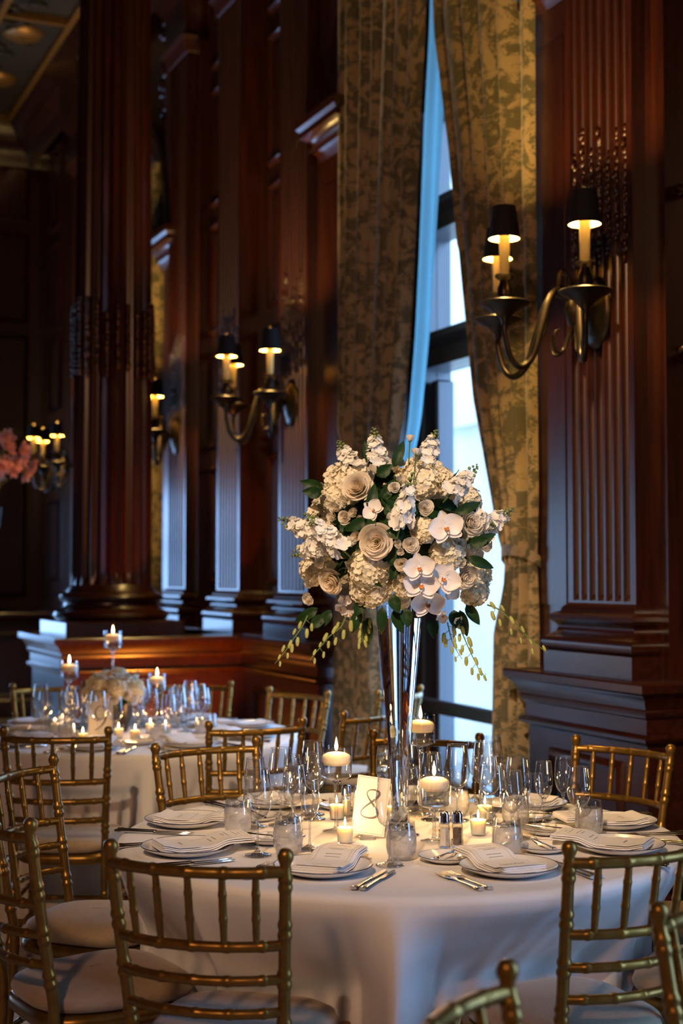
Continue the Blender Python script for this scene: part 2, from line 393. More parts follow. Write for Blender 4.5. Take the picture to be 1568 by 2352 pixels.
# ---- fluted pilasters
def flute_section(w0, w1, n, d, face_x):
    pts = [(WP+.01, w0), (face_x, w0)]; fil = .014; span = (w1-w0-2*.03); pit = span/n; r = (pit-fil)/2
    for k in range(n):
        c = w0+.03+pit*(k+.5)
        for q in range(7):
            a = PI*q/6
            pts.append((face_x + d*math.sin(a), c - r*math.cos(a)))
    pts += [(face_x, w1), (WP+.01, w1)]
    return pts
BASE = [(.075,1.078),(.075,1.165),(.06,1.168),(.078,1.182),(.084,1.20),(.078,1.218),(.06,1.232),(.05,1.236),(.034,1.252),(.032,1.268),(.044,1.284),(.052,1.288),(.060,1.300),(.056,1.316),(.042,1.326),(.024,1.330),(.020,1.345),(.0,1.365)]
def pilaster(t0, t1, nf=7, ztop=5.55):
    root = thing('pilaster'); root.parent = wall
    s = MB(); sec = flute_section(t0, t1, nf, .026, WPF)
    flat = [(min(x, WPF) if WPF-.001 < x < WPF+.03 else x, y) for x, y in sec]
    s.rings([[(x,y,1.34) for x,y in flat],[(x,y,1.375) for x,y in flat],[(x,y,1.40) for x,y in sec],[(x,y,ztop) for x,y in sec]], closed=False)
    s.build('shaft', M['wood'], root, smooth=30)
    MB().sweep([(3.5,t1),(WPF,t1),(WPF,t0),(3.5,t0)], BASE).build('base', M['wood_h'], root)
    cap = [(.0,ztop-.02),(.02,ztop),(.03,ztop+.06),(.06,ztop+.1),(.02,ztop+.14),(.03,ztop+.4),(.10,ztop+.5),(.12,ztop+.6),(.12,ZC-.3),(.25,ZC-.1),(.27,ZC)]
    MB().sweep([(3.5,t1),(WPF,t1),(WPF,t0),(3.5,t0)], cap).build('capital', M['wood_h'], root)
    cv = MB(); rr = random.Random(int(t0*100)); pit = (t1-t0-.06)/nf
    for k in range(nf):
        c = t0+.03+pit*(k+.5); top = 3.20+.14*rr.random()+(.05 if k % 2 else 0)
        z = 2.74+.05*rr.random()
        while z < top:
            zz = .016+.014*rr.random()
            cv.ball((WPF+.010+.006*rr.random(), c+(rr.random()-.5)*.022, z), .016, .010+.010*rr.random(), zz, 6, 4)
            z += zz*1.25
    cv.build('carving', M['wood'], root, smooth=180)
    return root
pil = [(4.62,5.10), (7.99,8.47), (9.22,9.70), (10.45,10.93), (13.82,14.30)]
for a, bb in pil: pilaster(a, bb)
pilaster(2.16, 2.64); pilaster(-1.21, -.73)
# flat backing block beside each window pilaster
for a, bb in ((4.50,5.42),(7.67,8.59),(10.33,11.25),(13.50,14.42),(-1.3,-.42),(1.84,2.7)):
    MB().box(3.345, WP+.02, a, bb, 1.0, 5.6).build('backing_board', M['wood'], wall)
# ---- dado and pedestals
DADO = [(.05,0),(.05,.16),(.035,.19),(.02,.20),(.02,.23),(0,.245),(0,.835),(.012,.84),(.030,.852),(.034,.864),(.026,.874),(.012,.878),(.012,.935),(.020,.94),(.030,.955),(.032,.966),(.026,.972),(.034,.985),(.052,1.02),(.066,1.03),(.070,1.036),(.082,1.040),(.084,1.068),(.078,1.076),(-.12,1.080)]
def dado(path, name='dado'):
    o = MB().sweep(path, DADO).build(name, M['wood_h'], wall); return o
dado([(3.7,5.44),(3.24,5.44-.12),(3.22,5.32),(3.22,4.47),(3.42,4.47),(3.42,2.8),(3.22,2.8),(3.22,1.95),(3.7,1.95)])
MB().box(3.25,3.9,4.49,5.28,.1,1.079).build('pedestal_block', M['wood'], wall)
dado([(3.7,11.27),(3.22,11.27),(3.22,9.95),(2.02,9.95),(2.02,8.95),(3.22,8.95),(3.22,7.67),(3.7,7.67)])
dado([(3.7,16.9),(3.22,16.9),(3.22,15.75),(2.02,15.75),(2.02,14.8),(3.22,14.8),(3.22,13.50),(3.7,13.50)])
for a, bb in ((7.68,11.26),(13.51,16.9)): MB().box(3.23,3.5,a,bb,0,1.079).build('dado_core', M['wood'], wall)
for a, bb in ((4.56,5.22),(7.78,8.80)):
    b = MB(); frame_moulding(b, a+.06, bb-.06, .28, .76, 3.22, .05, .022); b.build('panel', M['wood_h'], wall)
    MB().box(3.224, 3.26, a, bb, .2, .85).build('panel_field', M['wood_h'], wall)
# far wall dado
MB().sweep([(3.5,YE-.02),(1.7,YE-.02)], DADO, side=-1).build('dado', M['wood_h'], far)
# ceiling cornice, gilt ribs and bosses
COR = [(0,6.30),(.03,6.33),(.05,6.42),(.14,6.52),(.20,6.54),(.20,6.60),(.30,6.70),(.32,6.76)]
MB().sweep([(WP-.1,YB),(WP-.1,YE)], COR, side=-1).build('trim_1', M['wood_h'], kind='structure')
MB().sweep([(WP,YE-.05),(XL,YE-.05)], COR, side=-1).build('trim_2', M['wood_h'], kind='structure')
cr = bpy.data.objects['ceiling']
for x in (3.0, 2.35, .2): MB().box(x-.03, x+.03, YB, YE-.35, ZC-.07, ZC+.01).build('gilt_rib', M['gilt'], cr)
for y in (16.45, 13.3, 10.2, 7.1): MB().box(XL, 3.0, y-.03, y+.03, ZC-.069, ZC+.01).build('gilt_rib', M['gilt'], cr)
for x, y in ((2.65,15.2),(1.85,15.1),(2.65,13.8),(1.85,12.1)):
    MB().lathe([(.02,-.06),(.16,-.05),(.20,-.02),(.21,.01)], 20, Tr(x,y,ZC)).build('ceiling_boss', M['gilt'], cr)
rr = random.Random(3); b = MB()
for k in range(260):
    b.ball((2.05+.28*rr.random()*1.0-.1+.5*rr.random(), 10.4+6*rr.random(), ZC-.01), .05+.07*rr.random(), .04+.06*rr.random(), .03, 6, 4)
b.build('ceiling_relief', M['ceiling'], cr, smooth=180)['kind'] = 'stuff'
# ---- freestanding fluted column on its projecting pedestal
def column(cx, cy_):
    root = thing('column', 'tall round fluted mahogany column standing on a projecting panelled pedestal', 'column', (cx,cy_,0), kind='structure')
    n = 24; zs = [1.40,1.46,1.5,2.4,3.6,4.6,5.6]
    rs = []
    for i, z in enumerate(zs):
        R = .268 - .03*((z-1.4)/4.2)**1.6; ring = []
        for k in range(n):
            for q in range(6):
                a = 2*PI*(k+q/6)/n; d = 0 if i == 0 or q == 0 else .022*math.sin(PI*(q-.5)/5)
                if i == 0: d = -.004
                ring.append(((R-d)*math.cos(a), (R-d)*math.sin(a), z))
        rs.append(ring)
    MB().rings(rs).build('shaft', M['wood'], root, smooth=28)
    MB().lathe([(.36,1.17),(.375,1.185),(.385,1.205),(.375,1.23),(.355,1.24),(.335,1.25),(.315,1.27),(.313,1.29),(.325,1.305),(.34,1.31),(.347,1.328),(.338,1.345),(.318,1.352),(.298,1.36),(.292,1.375),(.270,1.41)], 48).build('base', M['wood'], root)
    MB().bbox(-.395,.395,-.395,.395,1.079,1.172,.006).build('plinth', M['wood'], root)
    MB().lathe([(.24,5.58),(.27,5.62),(.28,5.7),(.26,5.74),(.30,5.95),(.40,6.2),(.42,6.26),(.42,6.3)], 32).build('capital', M['wood'], root)
    MB().box(-.45,1.2,-.45,.45,6.3,ZC).build('entablature', M['wood'], root)
    cv = MB(); rr = random.Random(5)
    for k in range(n):
        a = 2*PI*(k+.5)/n; z = 2.80+.06*rr.random(); top = 3.2+.16*rr.random()
        while z < top:
            zz = .016+.016*rr.random(); R = .262+.008*rr.random()
            cv.ball((R*math.cos(a+.02*(rr.random()-.5)), R*math.sin(a+.02*(rr.random()-.5)), z), .014+.008*rr.random(), .014+.008*rr.random(), zz, 6, 4)
            z += zz*1.2
    cv.build('carving', M['wood'], root, smooth=180)
    return root
column(2.44, 9.42)
# ---- windows
RUN = [(4.29,.17),(3.55,.17),(2.776,.19)]
def window(idx, c):
    x0, x1 = 3.84, 3.96
    root = thing('window_%d' % idx, loc=(0,0,0), kind='structure')
    def bar(name, a, b_, z0, z1, xa=x0, xb=x1):
        MB().bbox(xa, xb, a, b_, z0, z1, .012).build(name, M['frame'], root)
    for s in (-1, 1):
        e = c+s*HW; bar('frame_post', min(e,e-s*.13), max(e,e-s*.13), 0, SPR+.1, 3.80, 4.0)
        e2 = c+s*(HW-.15); bar('stile', min(e2,e2-s*.09), max(e2,e2-s*.09), .05, 2.62)
    bar('mullion', c-.06, c+.06, 2.68, SPR+HW-.05)
    bar('meeting_stile', c-.055, c+.055, .05, 2.62)
    for z, h in RUN:
        bar('transom', c-HW, c+HW, z-h/2, z+h/2, 3.78, 3.98)
        MB().sweep([(3.78,c-HW),(3.78,c+HW)], [(0,z+h/2-.09),(.05,z+h/2-.05),(.07,z+h/2-.045),(.07,z+h/2-.01),(0,z+h/2)], side=-1).build('transom_moulding', M['frame'], root)
    bar('bottom_rail', c-HW, c+HW, 0, .30)
    bar('guard_rail', c-HW, c+HW, .70, .775, 3.70, 3.75)
    ys = [c-HW+.13, c-.06, c+.06, c+HW-.13]
    zz = [(.30,2.68),(2.87,3.465),(3.635,4.2),(4.38,5.2)]
    for a, b_ in ((ys[0],ys[1]),(ys[2],ys[3])):
        for z0, z1 in zz:
            MB().box(3.895, 3.903, a, b_, z0, z1).build('pane', M['pane'], root)
    # arched head frame
    ab = MB(); n = 20
    ab.rings([[(x, c-(HW-o)*math.cos(PI*k/n), SPR+(HW-o)*math.sin(PI*k/n)) for o, x in ((0,3.82),(.12,3.82),(.12,3.98),(0,3.98))] for k in range(n+1)], closed=False)
    ab.build('arch_frame', M['frame'], root)
    return root
for i, c in enumerate(WIN): window(i+1, c)
for i, (xa, xb) in enumerate(((-.7,1.9),(-4.7,-2.1))):
    r_ = thing('window_%d' % (i+4), kind='structure')
    for x in (xa, xa+.87, xb-.87-.06+.06, xb-.08): MB().bbox(x, x+.08, YE+.08, YE+.18, .50, 2.60, .01).build('stile', M['frame'], r_)
    for z in (.50, 1.75, 2.50): MB().bbox(xa, xb, YE+.09, YE+.17, z, z+.09, .01).build('rail', M['frame'], r_)
    for k in range(3): MB().box(xa+.08+k*.86, xa+.86+k*.86, YE+.125, YE+.131, .59, 2.50).build('pane', M['pane'], r_)
# facade across the street and pavement outside
fx = 9.0
b = MB().box(fx, fx+.5, -6, 40, -1, 14); facade = b.build('facade_outside', M['stone'], kind='structure')
for y in (9.2, 17.5, 26.0): MB().box(fx-.35, fx, y, y+1.7, -1, 14).build('facade_pier', M['stone2'], facade)
for z in (3.4, 7.2): MB().box(fx-.12, fx, -6, 40, z, z+.35).build('string_course', M['stone'], facade)
MB().box(4.2, fx, -6, 40, -1.2, -1).build('pavement_outside', M['paving'], kind='structure')
# ---- curtains (outlines read off the photograph on the curtain plane)
XCUR = 3.33
def curtain(label, left, right, nf, seed, zs_px, depth=.05):
    """left/right: tables of (py, px); left = smaller px = larger y"""
    rr = random.Random(seed); ph = [rr.random()*6.28 for _ in range(4)]
    root = thing('curtain', label, 'curtain', (XCUR, 0, 0), group='tall tied-back damask curtains')
    rows = []
    for py in zs_px:
        pl, pr = lerp(left, py), lerp(right, py)
        A = onw(pl, py, XCUR); B = onw(pr, py, XCUR)
        rows.append((A.y, B.y, (A.z+B.z)/2))
    rows.sort(key=lambda r: -r[2])
    # even height rows
    ztab = [(r[2], r) for r in reversed(rows)]
    def at(z):
        if z <= ztab[0][0]: return ztab[0][1][:2]
        for (a, u), (b_, v) in zip(ztab, ztab[1:]):
            if z <= b_:
                k = (z-a)/(b_-a); return (u[0]+(v[0]-u[0])*k, u[1]+(v[1]-u[1])*k)
        return ztab[-1][1][:2]
    zt, zb = 5.15, .02; nu, nv = 110, 130; full = 1.02
    def fn(u, v):
        z = zt+(zb-zt)*v; y0, y1 = at(z); wd = abs(y0-y1); g = min(1, .35+.65*wd/full)
        uu = u + .012*math.sin(2*PI*3*u+ph[0]+z*.5)
        f = math.sin(2*PI*nf*uu+ph[1]) + .25*math.sin(2*PI*(nf*2-1)*uu+ph[2]+.3*z) + .25*math.sin(2*PI*1.5*u+ph[3])
        d = depth*(1.0 if g > .8 else .8)
        return (f*d*.75 - .03*math.sin(PI*u), y0+(y1-y0)*(u+.010*math.cos(2*PI*nf*u+ph[1])), z)
    MB().grid(fn, nu, nv).build('drape', M['curtain'], root, smooth=180)
    return root, at
zpx = list(range(-700, 2300, 40))
curL = curtain('damask curtain whose bluish lining edge shows, hanging on the column side of the bright window',
    [(-700,788),(0,790),(1250,793),(1300,793),(1400,782),(1700,778),(2300,776)],
    [(-700,985),(0,977),(150,972),(300,962),(600,946),(800,934),(1000,915),(1150,885),(1290,850),(1400,858),(1700,872),(2300,875)], 6.5, 3, zpx)
curR = curtain('damask curtain gathered by a tieback beside the fluted pilaster with the nearest wall sconce',
    [(-700,990),(0,1003),(300,1038),(600,1063),(900,1092),(1130,1134),(1220,1150),(1291,1169),(1330,1168),(1400,1155),(1440,1141),(1700,1137),(2300,1135)],
    [(-700,1222),(0,1228),(1150,1236),(1291,1232),(1400,1236),(2300,1240)], 5.5, 11, zpx)
# lining strip along the leading edge of the left curtain
at = curL[1]; lb = MB()
gap = [(0,.22),(3.0,.30),(2.2,.0)]
def fl(u, v):
    z = 5.1-(5.1-1.55)*v; y = at(z)[1]; wd = .02+.075*sm(1.5,2.4,z)*(1-.25*sm(3.6,4.6,z))
    return (.05+.05*u+.012*math.sin(9*u+z), y+.01-wd*u, z)
lb.grid(fl, 10, 60); lb.build('lining', M['lining'], curL[0], smooth=180)
# tiebacks
for cur, py, pl, pr in ((curL,1290,790,852),(curR,1291,1166,1234)):
    A = onw(pl,py,XCUR); B = onw(pr,py,XCUR); w2 = (A.y-B.y)/2+.012; c = (A.y+B.y)/2
    MB().rings([[(.075*math.cos(q)*1.0, c+w2*math.sin(q), A.z+dz-.05*math.cos(q)) for q in [2*PI*k/28 for k in range(28)]] for dz in (-.02,-.005,.012,.03)]).build('tieback', M['curtain'], cur[0], smooth=180)
# a third curtain, on the next window behind the column
b = MB(); c = WIN[2]
def fn(u, v): return (.05*math.sin(2*PI*5*u)+.02*math.sin(2*PI*9*u), c-HW+.02+.55*u*(1-.3*math.sin(PI*v)), .02+(4.9*(1-v)))
r3 = thing('curtain', 'narrow strip of damask curtain showing between the round column and the far pilaster', 'curtain', (XCUR,0,0), group='tall tied-back damask curtains')
b.grid(fn, 60, 40); b.build('drape', M['curtain'], r3, smooth=180)
b = MB()
def fn(u, v): return (.05*math.sin(2*PI*5*u)+.02*math.sin(2*PI*9*u), c+HW-.02-.7*u*(1-.3*math.sin(PI*v)), .02+(4.9*(1-v)))
r4 = thing('curtain', 'damask curtain on the far side of the window behind the round column', 'curtain', (XCUR,0,0), group='tall tied-back damask curtains')
b.grid(fn, 60, 40); b.build('drape', M['curtain'], r4, smooth=180)
# rope-carved frame on the panel at the right edge
A = onw(1557, 440, 3.43); B = onw(1557, 812, 3.43)
rf = thing('carved_frame', 'rope-carved dark wooden frame on the panel right of the nearest sconce', 'frame', (3.44, A.y, 0))
w_ = .75
for i, (y0, z0, y1, z1) in enumerate(((0,B.z,0,A.z),(0,A.z,-w_,A.z),(-w_,A.z,-w_,B.z),(-w_,B.z,0,B.z))):
    b = MB(); L_ = math.hypot(y1-y0, z1-z0); n = int(L_/.012)
    for s_ in (0, PI):
        b.tube([(-.02+.014*math.cos(k*.9+s_), y0+(y1-y0)*k/n+(.014*math.sin(k*.9+s_) if i % 2 == 0 else 0), z0+(z1-z0)*k/n+(.014*math.sin(k*.9+s_) if i % 2 else 0)) for k in range(n+1)], .013, 6)
    b.build('rope_moulding', M['wood'], rf, smooth=180)
MB().box(-.004,.004,-w_,0,B.z,A.z).build('backing', M['frame'], rf)
# ================================================================== wall sconces
def bez(pts, n=18):
    """Catmull-Rom through pts"""
    P = [Vector(p) for p in pts]; P = [2*P[0]-P[1]] + P + [2*P[-1]-P[-2]]; out = []
    for i in range(1, len(P)-2):
        for k in range(n):
            t = k/n; a, b, c, d = P[i-1], P[i], P[i+1], P[i+2]
            out.append(0.5*((2*b)+(-a+c)*t+(2*a-5*b+4*c-d)*t*t+(-a+3*b-3*c+d)*t**3))
    out.append(P[-2]); return out
def make_sconce(label, loc):
    root = thing('wall_sconce', label, 'wall sconce', loc, PI, group='three-candle bronze wall sconces on the pilasters')
    # local: +x out from the wall, origin at the plate centre
    MB().lathe([(.0,.045),(.035,.045),(.06,.035),(.075,.03),(.085,.022),(.10,.02),(.115,.012),(.12,0)], 28,
        Matrix.Rotation(PI/2,4,'Y') @ Matrix.Diagonal((1.25,.85,1,1))).build('backplate', M['bronze'], root)
    MB().lathe([(.0,-.10),(.012,-.09),(.02,-.06),(.035,-.02),(.042,.02),(.035,.06),(.018,.09),(.012,.12),(.02,.135),(.0,.15)], 20, Tr(.10,0,-.02)).build('body', M['bronze'], root)
    MB().tube([(.02,0,0),(.11,0,0)], .022, 10).build('bracket', M['bronze'], root)
    for k, (ox, oy) in enumerate(((.43,0),(.27,.33),(.27,-.33))):
        d = Vector((ox,oy,0)); L = d.length; d.normalize()
        p = lambda r, z: tuple(Vector((.10,0,0))*(1-r) + Vector((ox,oy,0))*r + Vector((0,0,z)))
        arm = thing('arm'); arm.parent = root
        path = bez([p(.0,.0),p(.12,.06),p(.26,.075),p(.38,.03),p(.50,-.09),p(.62,-.20),p(.78,-.245),p(.92,-.21),p(1.0,-.12),p(1.0,-.06)], 6)
        n = len(path); rad = [.013+.004*math.sin(PI*i/n)-.003*(i/n) for i in range(n)]
        MB().tube(path, rad, 10).build('scroll_tube', M['bronze'], arm)
        # leaf collar and curl under the arm
        MB().tube(bez([p(.42,-.02),p(.46,-.10),p(.55,-.13),p(.50,-.06)],5), [.010*(1-i/16)+.003 for i in range(16)], 8).build('leaf_curl', M['bronze'], arm)
        MB().tube(bez([p(.05,-.06),p(.16,-.16),p(.28,-.17),p(.30,-.10),p(.22,-.08)],5), [.009-.005*i/21 for i in range(21)], 8).build('scroll', M['bronze'], arm)
        MB().tube(bez([p(.06,.05),p(.10,.14),p(.20,.16),p(.22,.10),p(.16,.09)],5), [.008-.004*i/21 for i in range(21)], 8).build('scroll', M['bronze'], arm)
        A = Tr(ox, oy, 0)
        MB().lathe([(.0,-.085),(.012,-.08),(.017,-.06),(.03,-.045),(.045,-.03),(.07,-.016),(.098,.0),(.104,.006),(.100,.010),(.07,-.004),(.03,-.012),(.012,-.012),(.0,-.012)], 30, A).build('drip_pan', M['bronze'], arm)
        MB().lathe([(.014,-.012),(.020,0),(.026,.015),(.030,.04),(.028,.065),(.020,.085),(.018,.095),(.034,.105),(.040,.113),(.038,.118),(.0,.118)], 22, A).build('candle_cup', M['bronze'], arm)
        MB().lathe([(.0185,.112),(.019,.14),(.0215,.24),(.0225,.292),(.0,.295)], 20, A).build('candle_sleeve', M['sleeve'], arm)
        sh = MB(); sg = 30
        sh.lathe([(.0635,.262),(.046,.392)], sg, A, 0); sh.lathe([(.0445,.392),(.062,.2622)], sg, A, 1)
        sh.lathe([(.062,.2622),(.0635,.262)], sg, A, 1); sh.lathe([(.046,.392),(.0445,.392)], sg, A, 0)
        sh.build('lamp_shade', [M['shade'], M['shade_in']], arm)
        MB().lathe([(.0,.395),(.006,.398),(.008,.405),(.005,.411),(.0,.414)], 8, A).build('finial', M['bronze'], arm)
        point('sconce_lamp', (ox, oy, .335), SC_W, (1.0,.65,.21), .034, root)
    return root
SC_W = 65.0
SZ = 2.555
make_sconce('nearest three-light bronze sconce with black shades, beside the right curtain', (WPF, 4.88, SZ))
make_sconce('three-light bronze sconce with black shades between round column and left curtain', (WPF, 8.25, SZ))
make_sconce('bronze sconce mostly hidden behind the round column', (WPF, 10.69, SZ))
make_sconce('farthest three-light sconce, beside the pink blossoms', (WPF, 14.06, SZ))
# ================================================================== spotlight hung from the ceiling mid room (out of frame), aimed at the tables
def spot_lamp(loc, target, power, cone, label):
    root = thing('ceiling_spotlight', label, 'spotlight', loc)
    d = (Vector(target)-Vector(loc)).normalized(); A = face(-d)
    MB().lathe([(.06,-.02),(.085,-.10),(.09,-.10),(.07,.02),(.06,.10),(.03,.14),(.0,.14)], 24, A).build('housing', M['bronze'], root)
    MB().tube([(0,0,.05),(0,0,ZC-loc[2]-.001)], .014, 8).build('rod', M['bronze'], root)
    l = bpy.data.lights.new('spot', 'SPOT'); l.energy = power; l.color = (1.0,.72,.48); l.spot_size = cone; l.spot_blend = 1.0; l.shadow_soft_size = .05
    o = bpy.data.objects.new('spot', l); COL.objects.link(o); o.parent = root; o.matrix_local = Tr(d*.125) @ A
    return root
spot_lamp((-1.70,-.87,5.0), (1.72,3.60,1.62), 1900, math.radians(25), 'bronze ceiling spotlight aimed at table eight')
def fill_chandelier(x, y, z, power):  # unseen fixture added to give the room its warm ambient fill
    root = thing('fill_chandelier', 'bronze fixture added unseen behind the camera for warm fill', 'fill_chandelier', (x,y,z))
    MB().tube([(0,0,.1),(0,0,ZC-z-.001)], .012, 8).build('rod', M['bronze'], root)
    MB().lathe([(.0,-.20),(.05,-.15),(.10,-.05),(.06,.05),(.03,.15),(.0,.2)], 20).build('hub', M['bronze'], root)
    for i in range(6):
        a = 2*PI*i/6; c, s = math.cos(a), math.sin(a)
        MB().tube([(.05*c,.05*s,0),(.2*c,.2*s,-.1),(.35*c,.35*s,-.06),(.4*c,.4*s,.05)], .012, 8).build('arm', M['bronze'], root)
    point('ambient_fill_light', (0,0,-.40), power, (1.0,.50,.26), .18, root)
fill_chandelier(-2.3, -1.6, 5.1, 430)
# ================================================================== gold bamboo-style ballroom chairs
def ringed(path, rad, rings, bump=.28, halfw=.007, seg=10, n=40):
    """dense tube with bamboo ring bumps at the given fractions of its length"""
    P = [Vector(p) for p in path]; cum = [0]
    for a, b in zip(P, P[1:]): cum.append(cum[-1]+(b-a).length)
    Ltot = cum[-1]
    fr = {i/n for i in range(n+1)}
    for r in rings:
        for d in (-1.6,-1,-.45,0,.45,1,1.6):
            q = r+d*halfw/Ltot
            if 0 <= q <= 1: fr.add(q)
    out, rr = [], []
    for q in sorted(fr):
        s_ = q*Ltot; i = max(k for k in range(len(cum)) if cum[k] <= s_+1e-9); i = min(i, len(P)-2)
        t = (s_-cum[i])/max(1e-9, cum[i+1]-cum[i]); out.append(P[i].lerp(P[i+1], t))
        k = max([0]+[1-abs(q-r)*Ltot/(halfw*1.3) for r in rings]); k = max(0, k)
        base = rad(q) if callable(rad) else rad
        rr.append(base*(1+bump*math.sqrt(k)))
    return MB().tube(out, rr, seg)
def make_chair():
    root = thing('gold_chair', 'gold bamboo-style chair', 'chair')
    # local: sitter faces +y, seat centre at origin
    def post_path(s):
        return bez([(s*.185,-.235,0),(s*.172,-.205,.22),(s*.168,-.190,.44),(s*.173,-.205,.55),(s*.184,-.235,.72),(s*.194,-.262,.885)], 6)
    for s in (-1, 1):
        ringed(post_path(s), lambda q: .0142-.0022*abs(q-.45), [.10,.14,.30,.34,.60,.625,.72,.745,.84,.865,.955,.975], .24, .007, 10, 34).build('back_post', M['gold'], root, smooth=60)
        MB().lathe([(.0125,.875),(.0115,.885),(.012,.893),(.0165,.903),(.0175,.911),(.0155,.919),(.009,.925),(.0,.926)], 14, Tr(s*.1945,-.263,0)).build('finial', M['gold'], root, smooth=60)
        ringed([(s*.205,.195,0),(s*.200,.188,.25),(s*.196,.182,.44)], lambda q: .0125+.002*q, [.16,.2,.45,.5,.78,.82], .25, .007, 10, 12).build('front_leg', M['gold'], root, smooth=60)
        for z, f in ((.14,.0),(.26,.0)):
            ringed([(s*(.203-.01*z),.19,z),(s*(.18-.01*z),-.212,z)], .0085, [.2,.4,.6,.8], .25, .005, 8, 4).build('stretcher', M['gold'], root, smooth=60)
    def rail_path(z, hw, yb, bow):
        return [(hw*math.sin(a)/math.sin(.9), yb-bow*(math.cos(a)-math.cos(.9))/(1-math.cos(.9)), z) for a in [-.9+1.8*k/16 for k in range(17)]]
    def post_at(z):
        P = post_path(1); q = min(P, key=lambda p: abs(p.z-z)); return q.x, q.y
    rails = [(.878,.0125,'top_rail'),(.722,.0115,'back_rail'),(.650,.0110,'back_rail'),(.578,.0110,'back_rail')]
    paths = []
    for z, r, nm in rails:
        x, y = post_at(z); pth = rail_path(z, x, y, .056); paths.append(pth)
        ringed(pth, r, [.12,.31,.5,.69,.88], .16, .006, 10, 20).build(nm, M['gold'], root, smooth=60)
    for k in range(5):
        u = (k+1)/6
        a = Vector(paths[0][0]).lerp(Vector(paths[0][-1]), u); i = u*16; j = int(i)
        A = Vector(paths[0][j]).lerp(Vector(paths[0][min(16,j+1)]), i-j); B = Vector(paths[1][j]).lerp(Vector(paths[1][min(16,j+1)]), i-j)
        ringed([A,B], lambda q: .0062+.0028*math.sin(PI*min(1,max(0,q*.8+.12))), [.28,.62], .16, .005, 8, 10).build('spindle', M['gold'], root, smooth=60)
    ringed([(-.198,.188,.20),(.198,.188,.20)], .0085, [.2,.4,.6,.8], .25, .005, 8, 4).build('stretcher', M['gold'], root, smooth=60)
    ringed([(-.178,-.205,.20),(.178,-.205,.20)], .0085, [.2,.4,.6,.8], .25, .005, 8, 4).build('stretcher', M['gold'], root, smooth=60)
    def outline(gr, e=4.0, n=40):
        out = []
        for k in range(n):
            a = 2*PI*k/n; c, s_ = math.cos(a), math.sin(a)
            x = math.copysign(abs(c)**(2/e), c); y = math.copysign(abs(s_)**(2/e), s_)
            out.append(((.188+.022*y+gr)*x, (.198+gr)*y))
        return out
    MB().rings([[(x,y,z) for x,y in outline(g)] for g, z in ((-.004,.405),(.006,.412),(.010,.425),(.006,.440),(-.01,.446))], True, True).build('seat_frame', M['gold'], root, smooth=60)
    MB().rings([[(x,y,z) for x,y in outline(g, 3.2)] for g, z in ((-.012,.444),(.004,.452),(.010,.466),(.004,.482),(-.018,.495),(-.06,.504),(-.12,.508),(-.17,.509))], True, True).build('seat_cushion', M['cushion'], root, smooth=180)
    return root
T8 = Vector((1.76,3.61,0)); T9 = Vector((1.72,6.35,0)); TR = .78; TZ = .76
CH7, CH8, CH9 = [], [], []
chair0 = make_chair()
def chair_at(mid, face_dir, label, group, store=None):
    """mid: point midway between the two finials; face_dir: where the sitter looks"""
    f = Vector((face_dir[0], face_dir[1], 0)).normalized()
    c = Vector((mid[0], mid[1], 0)) + f*.263
    put(chair0, USED, (c.x, c.y, 0), math.atan2(f.y, f.x)-PI/2, label, group)
    if store is not None: store.append((c.x, c.y, f))
def chair_px(p, q, away, label, group, store=None):
    A, B = onz(*p, .918), onz(*q, .918); m = (A+B)/2; d = (B-A); f = Vector((-d.y, d.x, 0))
    if f.dot(Vector(away)-m) < 0: f = -f
    chair_at(m, f, label, group, store)
def chair_polar(Tc, deg, r, turn, label, group, store=None):
    a = math.radians(deg); m = Tc+Vector((math.cos(a),math.sin(a),0))*r
    a2 = a+PI+math.radians(turn); chair_at(m, (math.cos(a2),math.sin(a2)), label, group, store)
G8 = 'gold chairs around the number 8 table'; G9 = 'gold chairs around the number 9 table'; G7 = 'gold chairs of the table nearest the camera'
WORD = ['no','one','two','three','four']
def place8(k):
    """where a seat of table eight is; seat 2 is the one next to the number 8 card"""
    if k == 2: return 'nearest the number 8 card'
    d = (k-2) % 9
    return ('%s place%s past 8 card toward window' % (WORD[d], '' if d == 1 else 's')) if d <= 4 else ('%s place%s past 8 card toward table nine' % (WORD[9-d], '' if d == 8 else 's'))
SEAT8 = [148,187,227,269,309,342,22,62,104]
cl8 = lambda k: 'gold chair at table eight, ' + place8(k)
chair_px((258,1935),(652,1957), T8, cl8(2), G8, CH8)
chair_polar(T8, -85, 1.02, 0, cl8(3), G8, CH8)
chair_polar(T8, 312, 1.14, 0, cl8(4), G8, CH8)
chair_polar(T8, 348, 1.16, 0, cl8(5), G8, CH8)
chair_px((1322,1692),(1540,1715), T8, cl8(6), G8, CH8)
chair_px((852,1680),(1105,1688), T8, cl8(7), G8, CH8)
chair_px((355,1712),(590,1694), T8, cl8(8), G8, CH8)
chair_at((onz(120,1737,.918)+onz(-22,1775,.918))/2, (.76,-.64), cl8(0), G8, CH8)
m2 = onz(92,1888,.918); f2 = Vector((.985,.17,0)).normalized(); chair_at(m2+Vector((-f2.y,f2.x,0))*.215-f2*.015, f2, cl8(1), G8, CH8)
chair_px((18,1672),(240,1673), T9, 'gold chair whose back hides the front of table nine, before the 9 card', G9, CH9)
chair_px((483,1660),(692,1650), T9, 'gold chair at table nine overlapped by a table eight chair back', G9, CH9)
chair_px((624,1579),(746,1588), T9+Vector((.15,-.25,0)), 'gold chair at table nine against the red-lit panelled pedestal', G9, CH9)
mE = onz(789,1636,.918); fE = Vector((-.53,.85,0)).normalized(); chair_at(mE+Vector((-fE.y,fE.x,0))*-.195, fE, 'pale gold chair with window-lit top rail between table nine and the glass vase', G9, CH9)
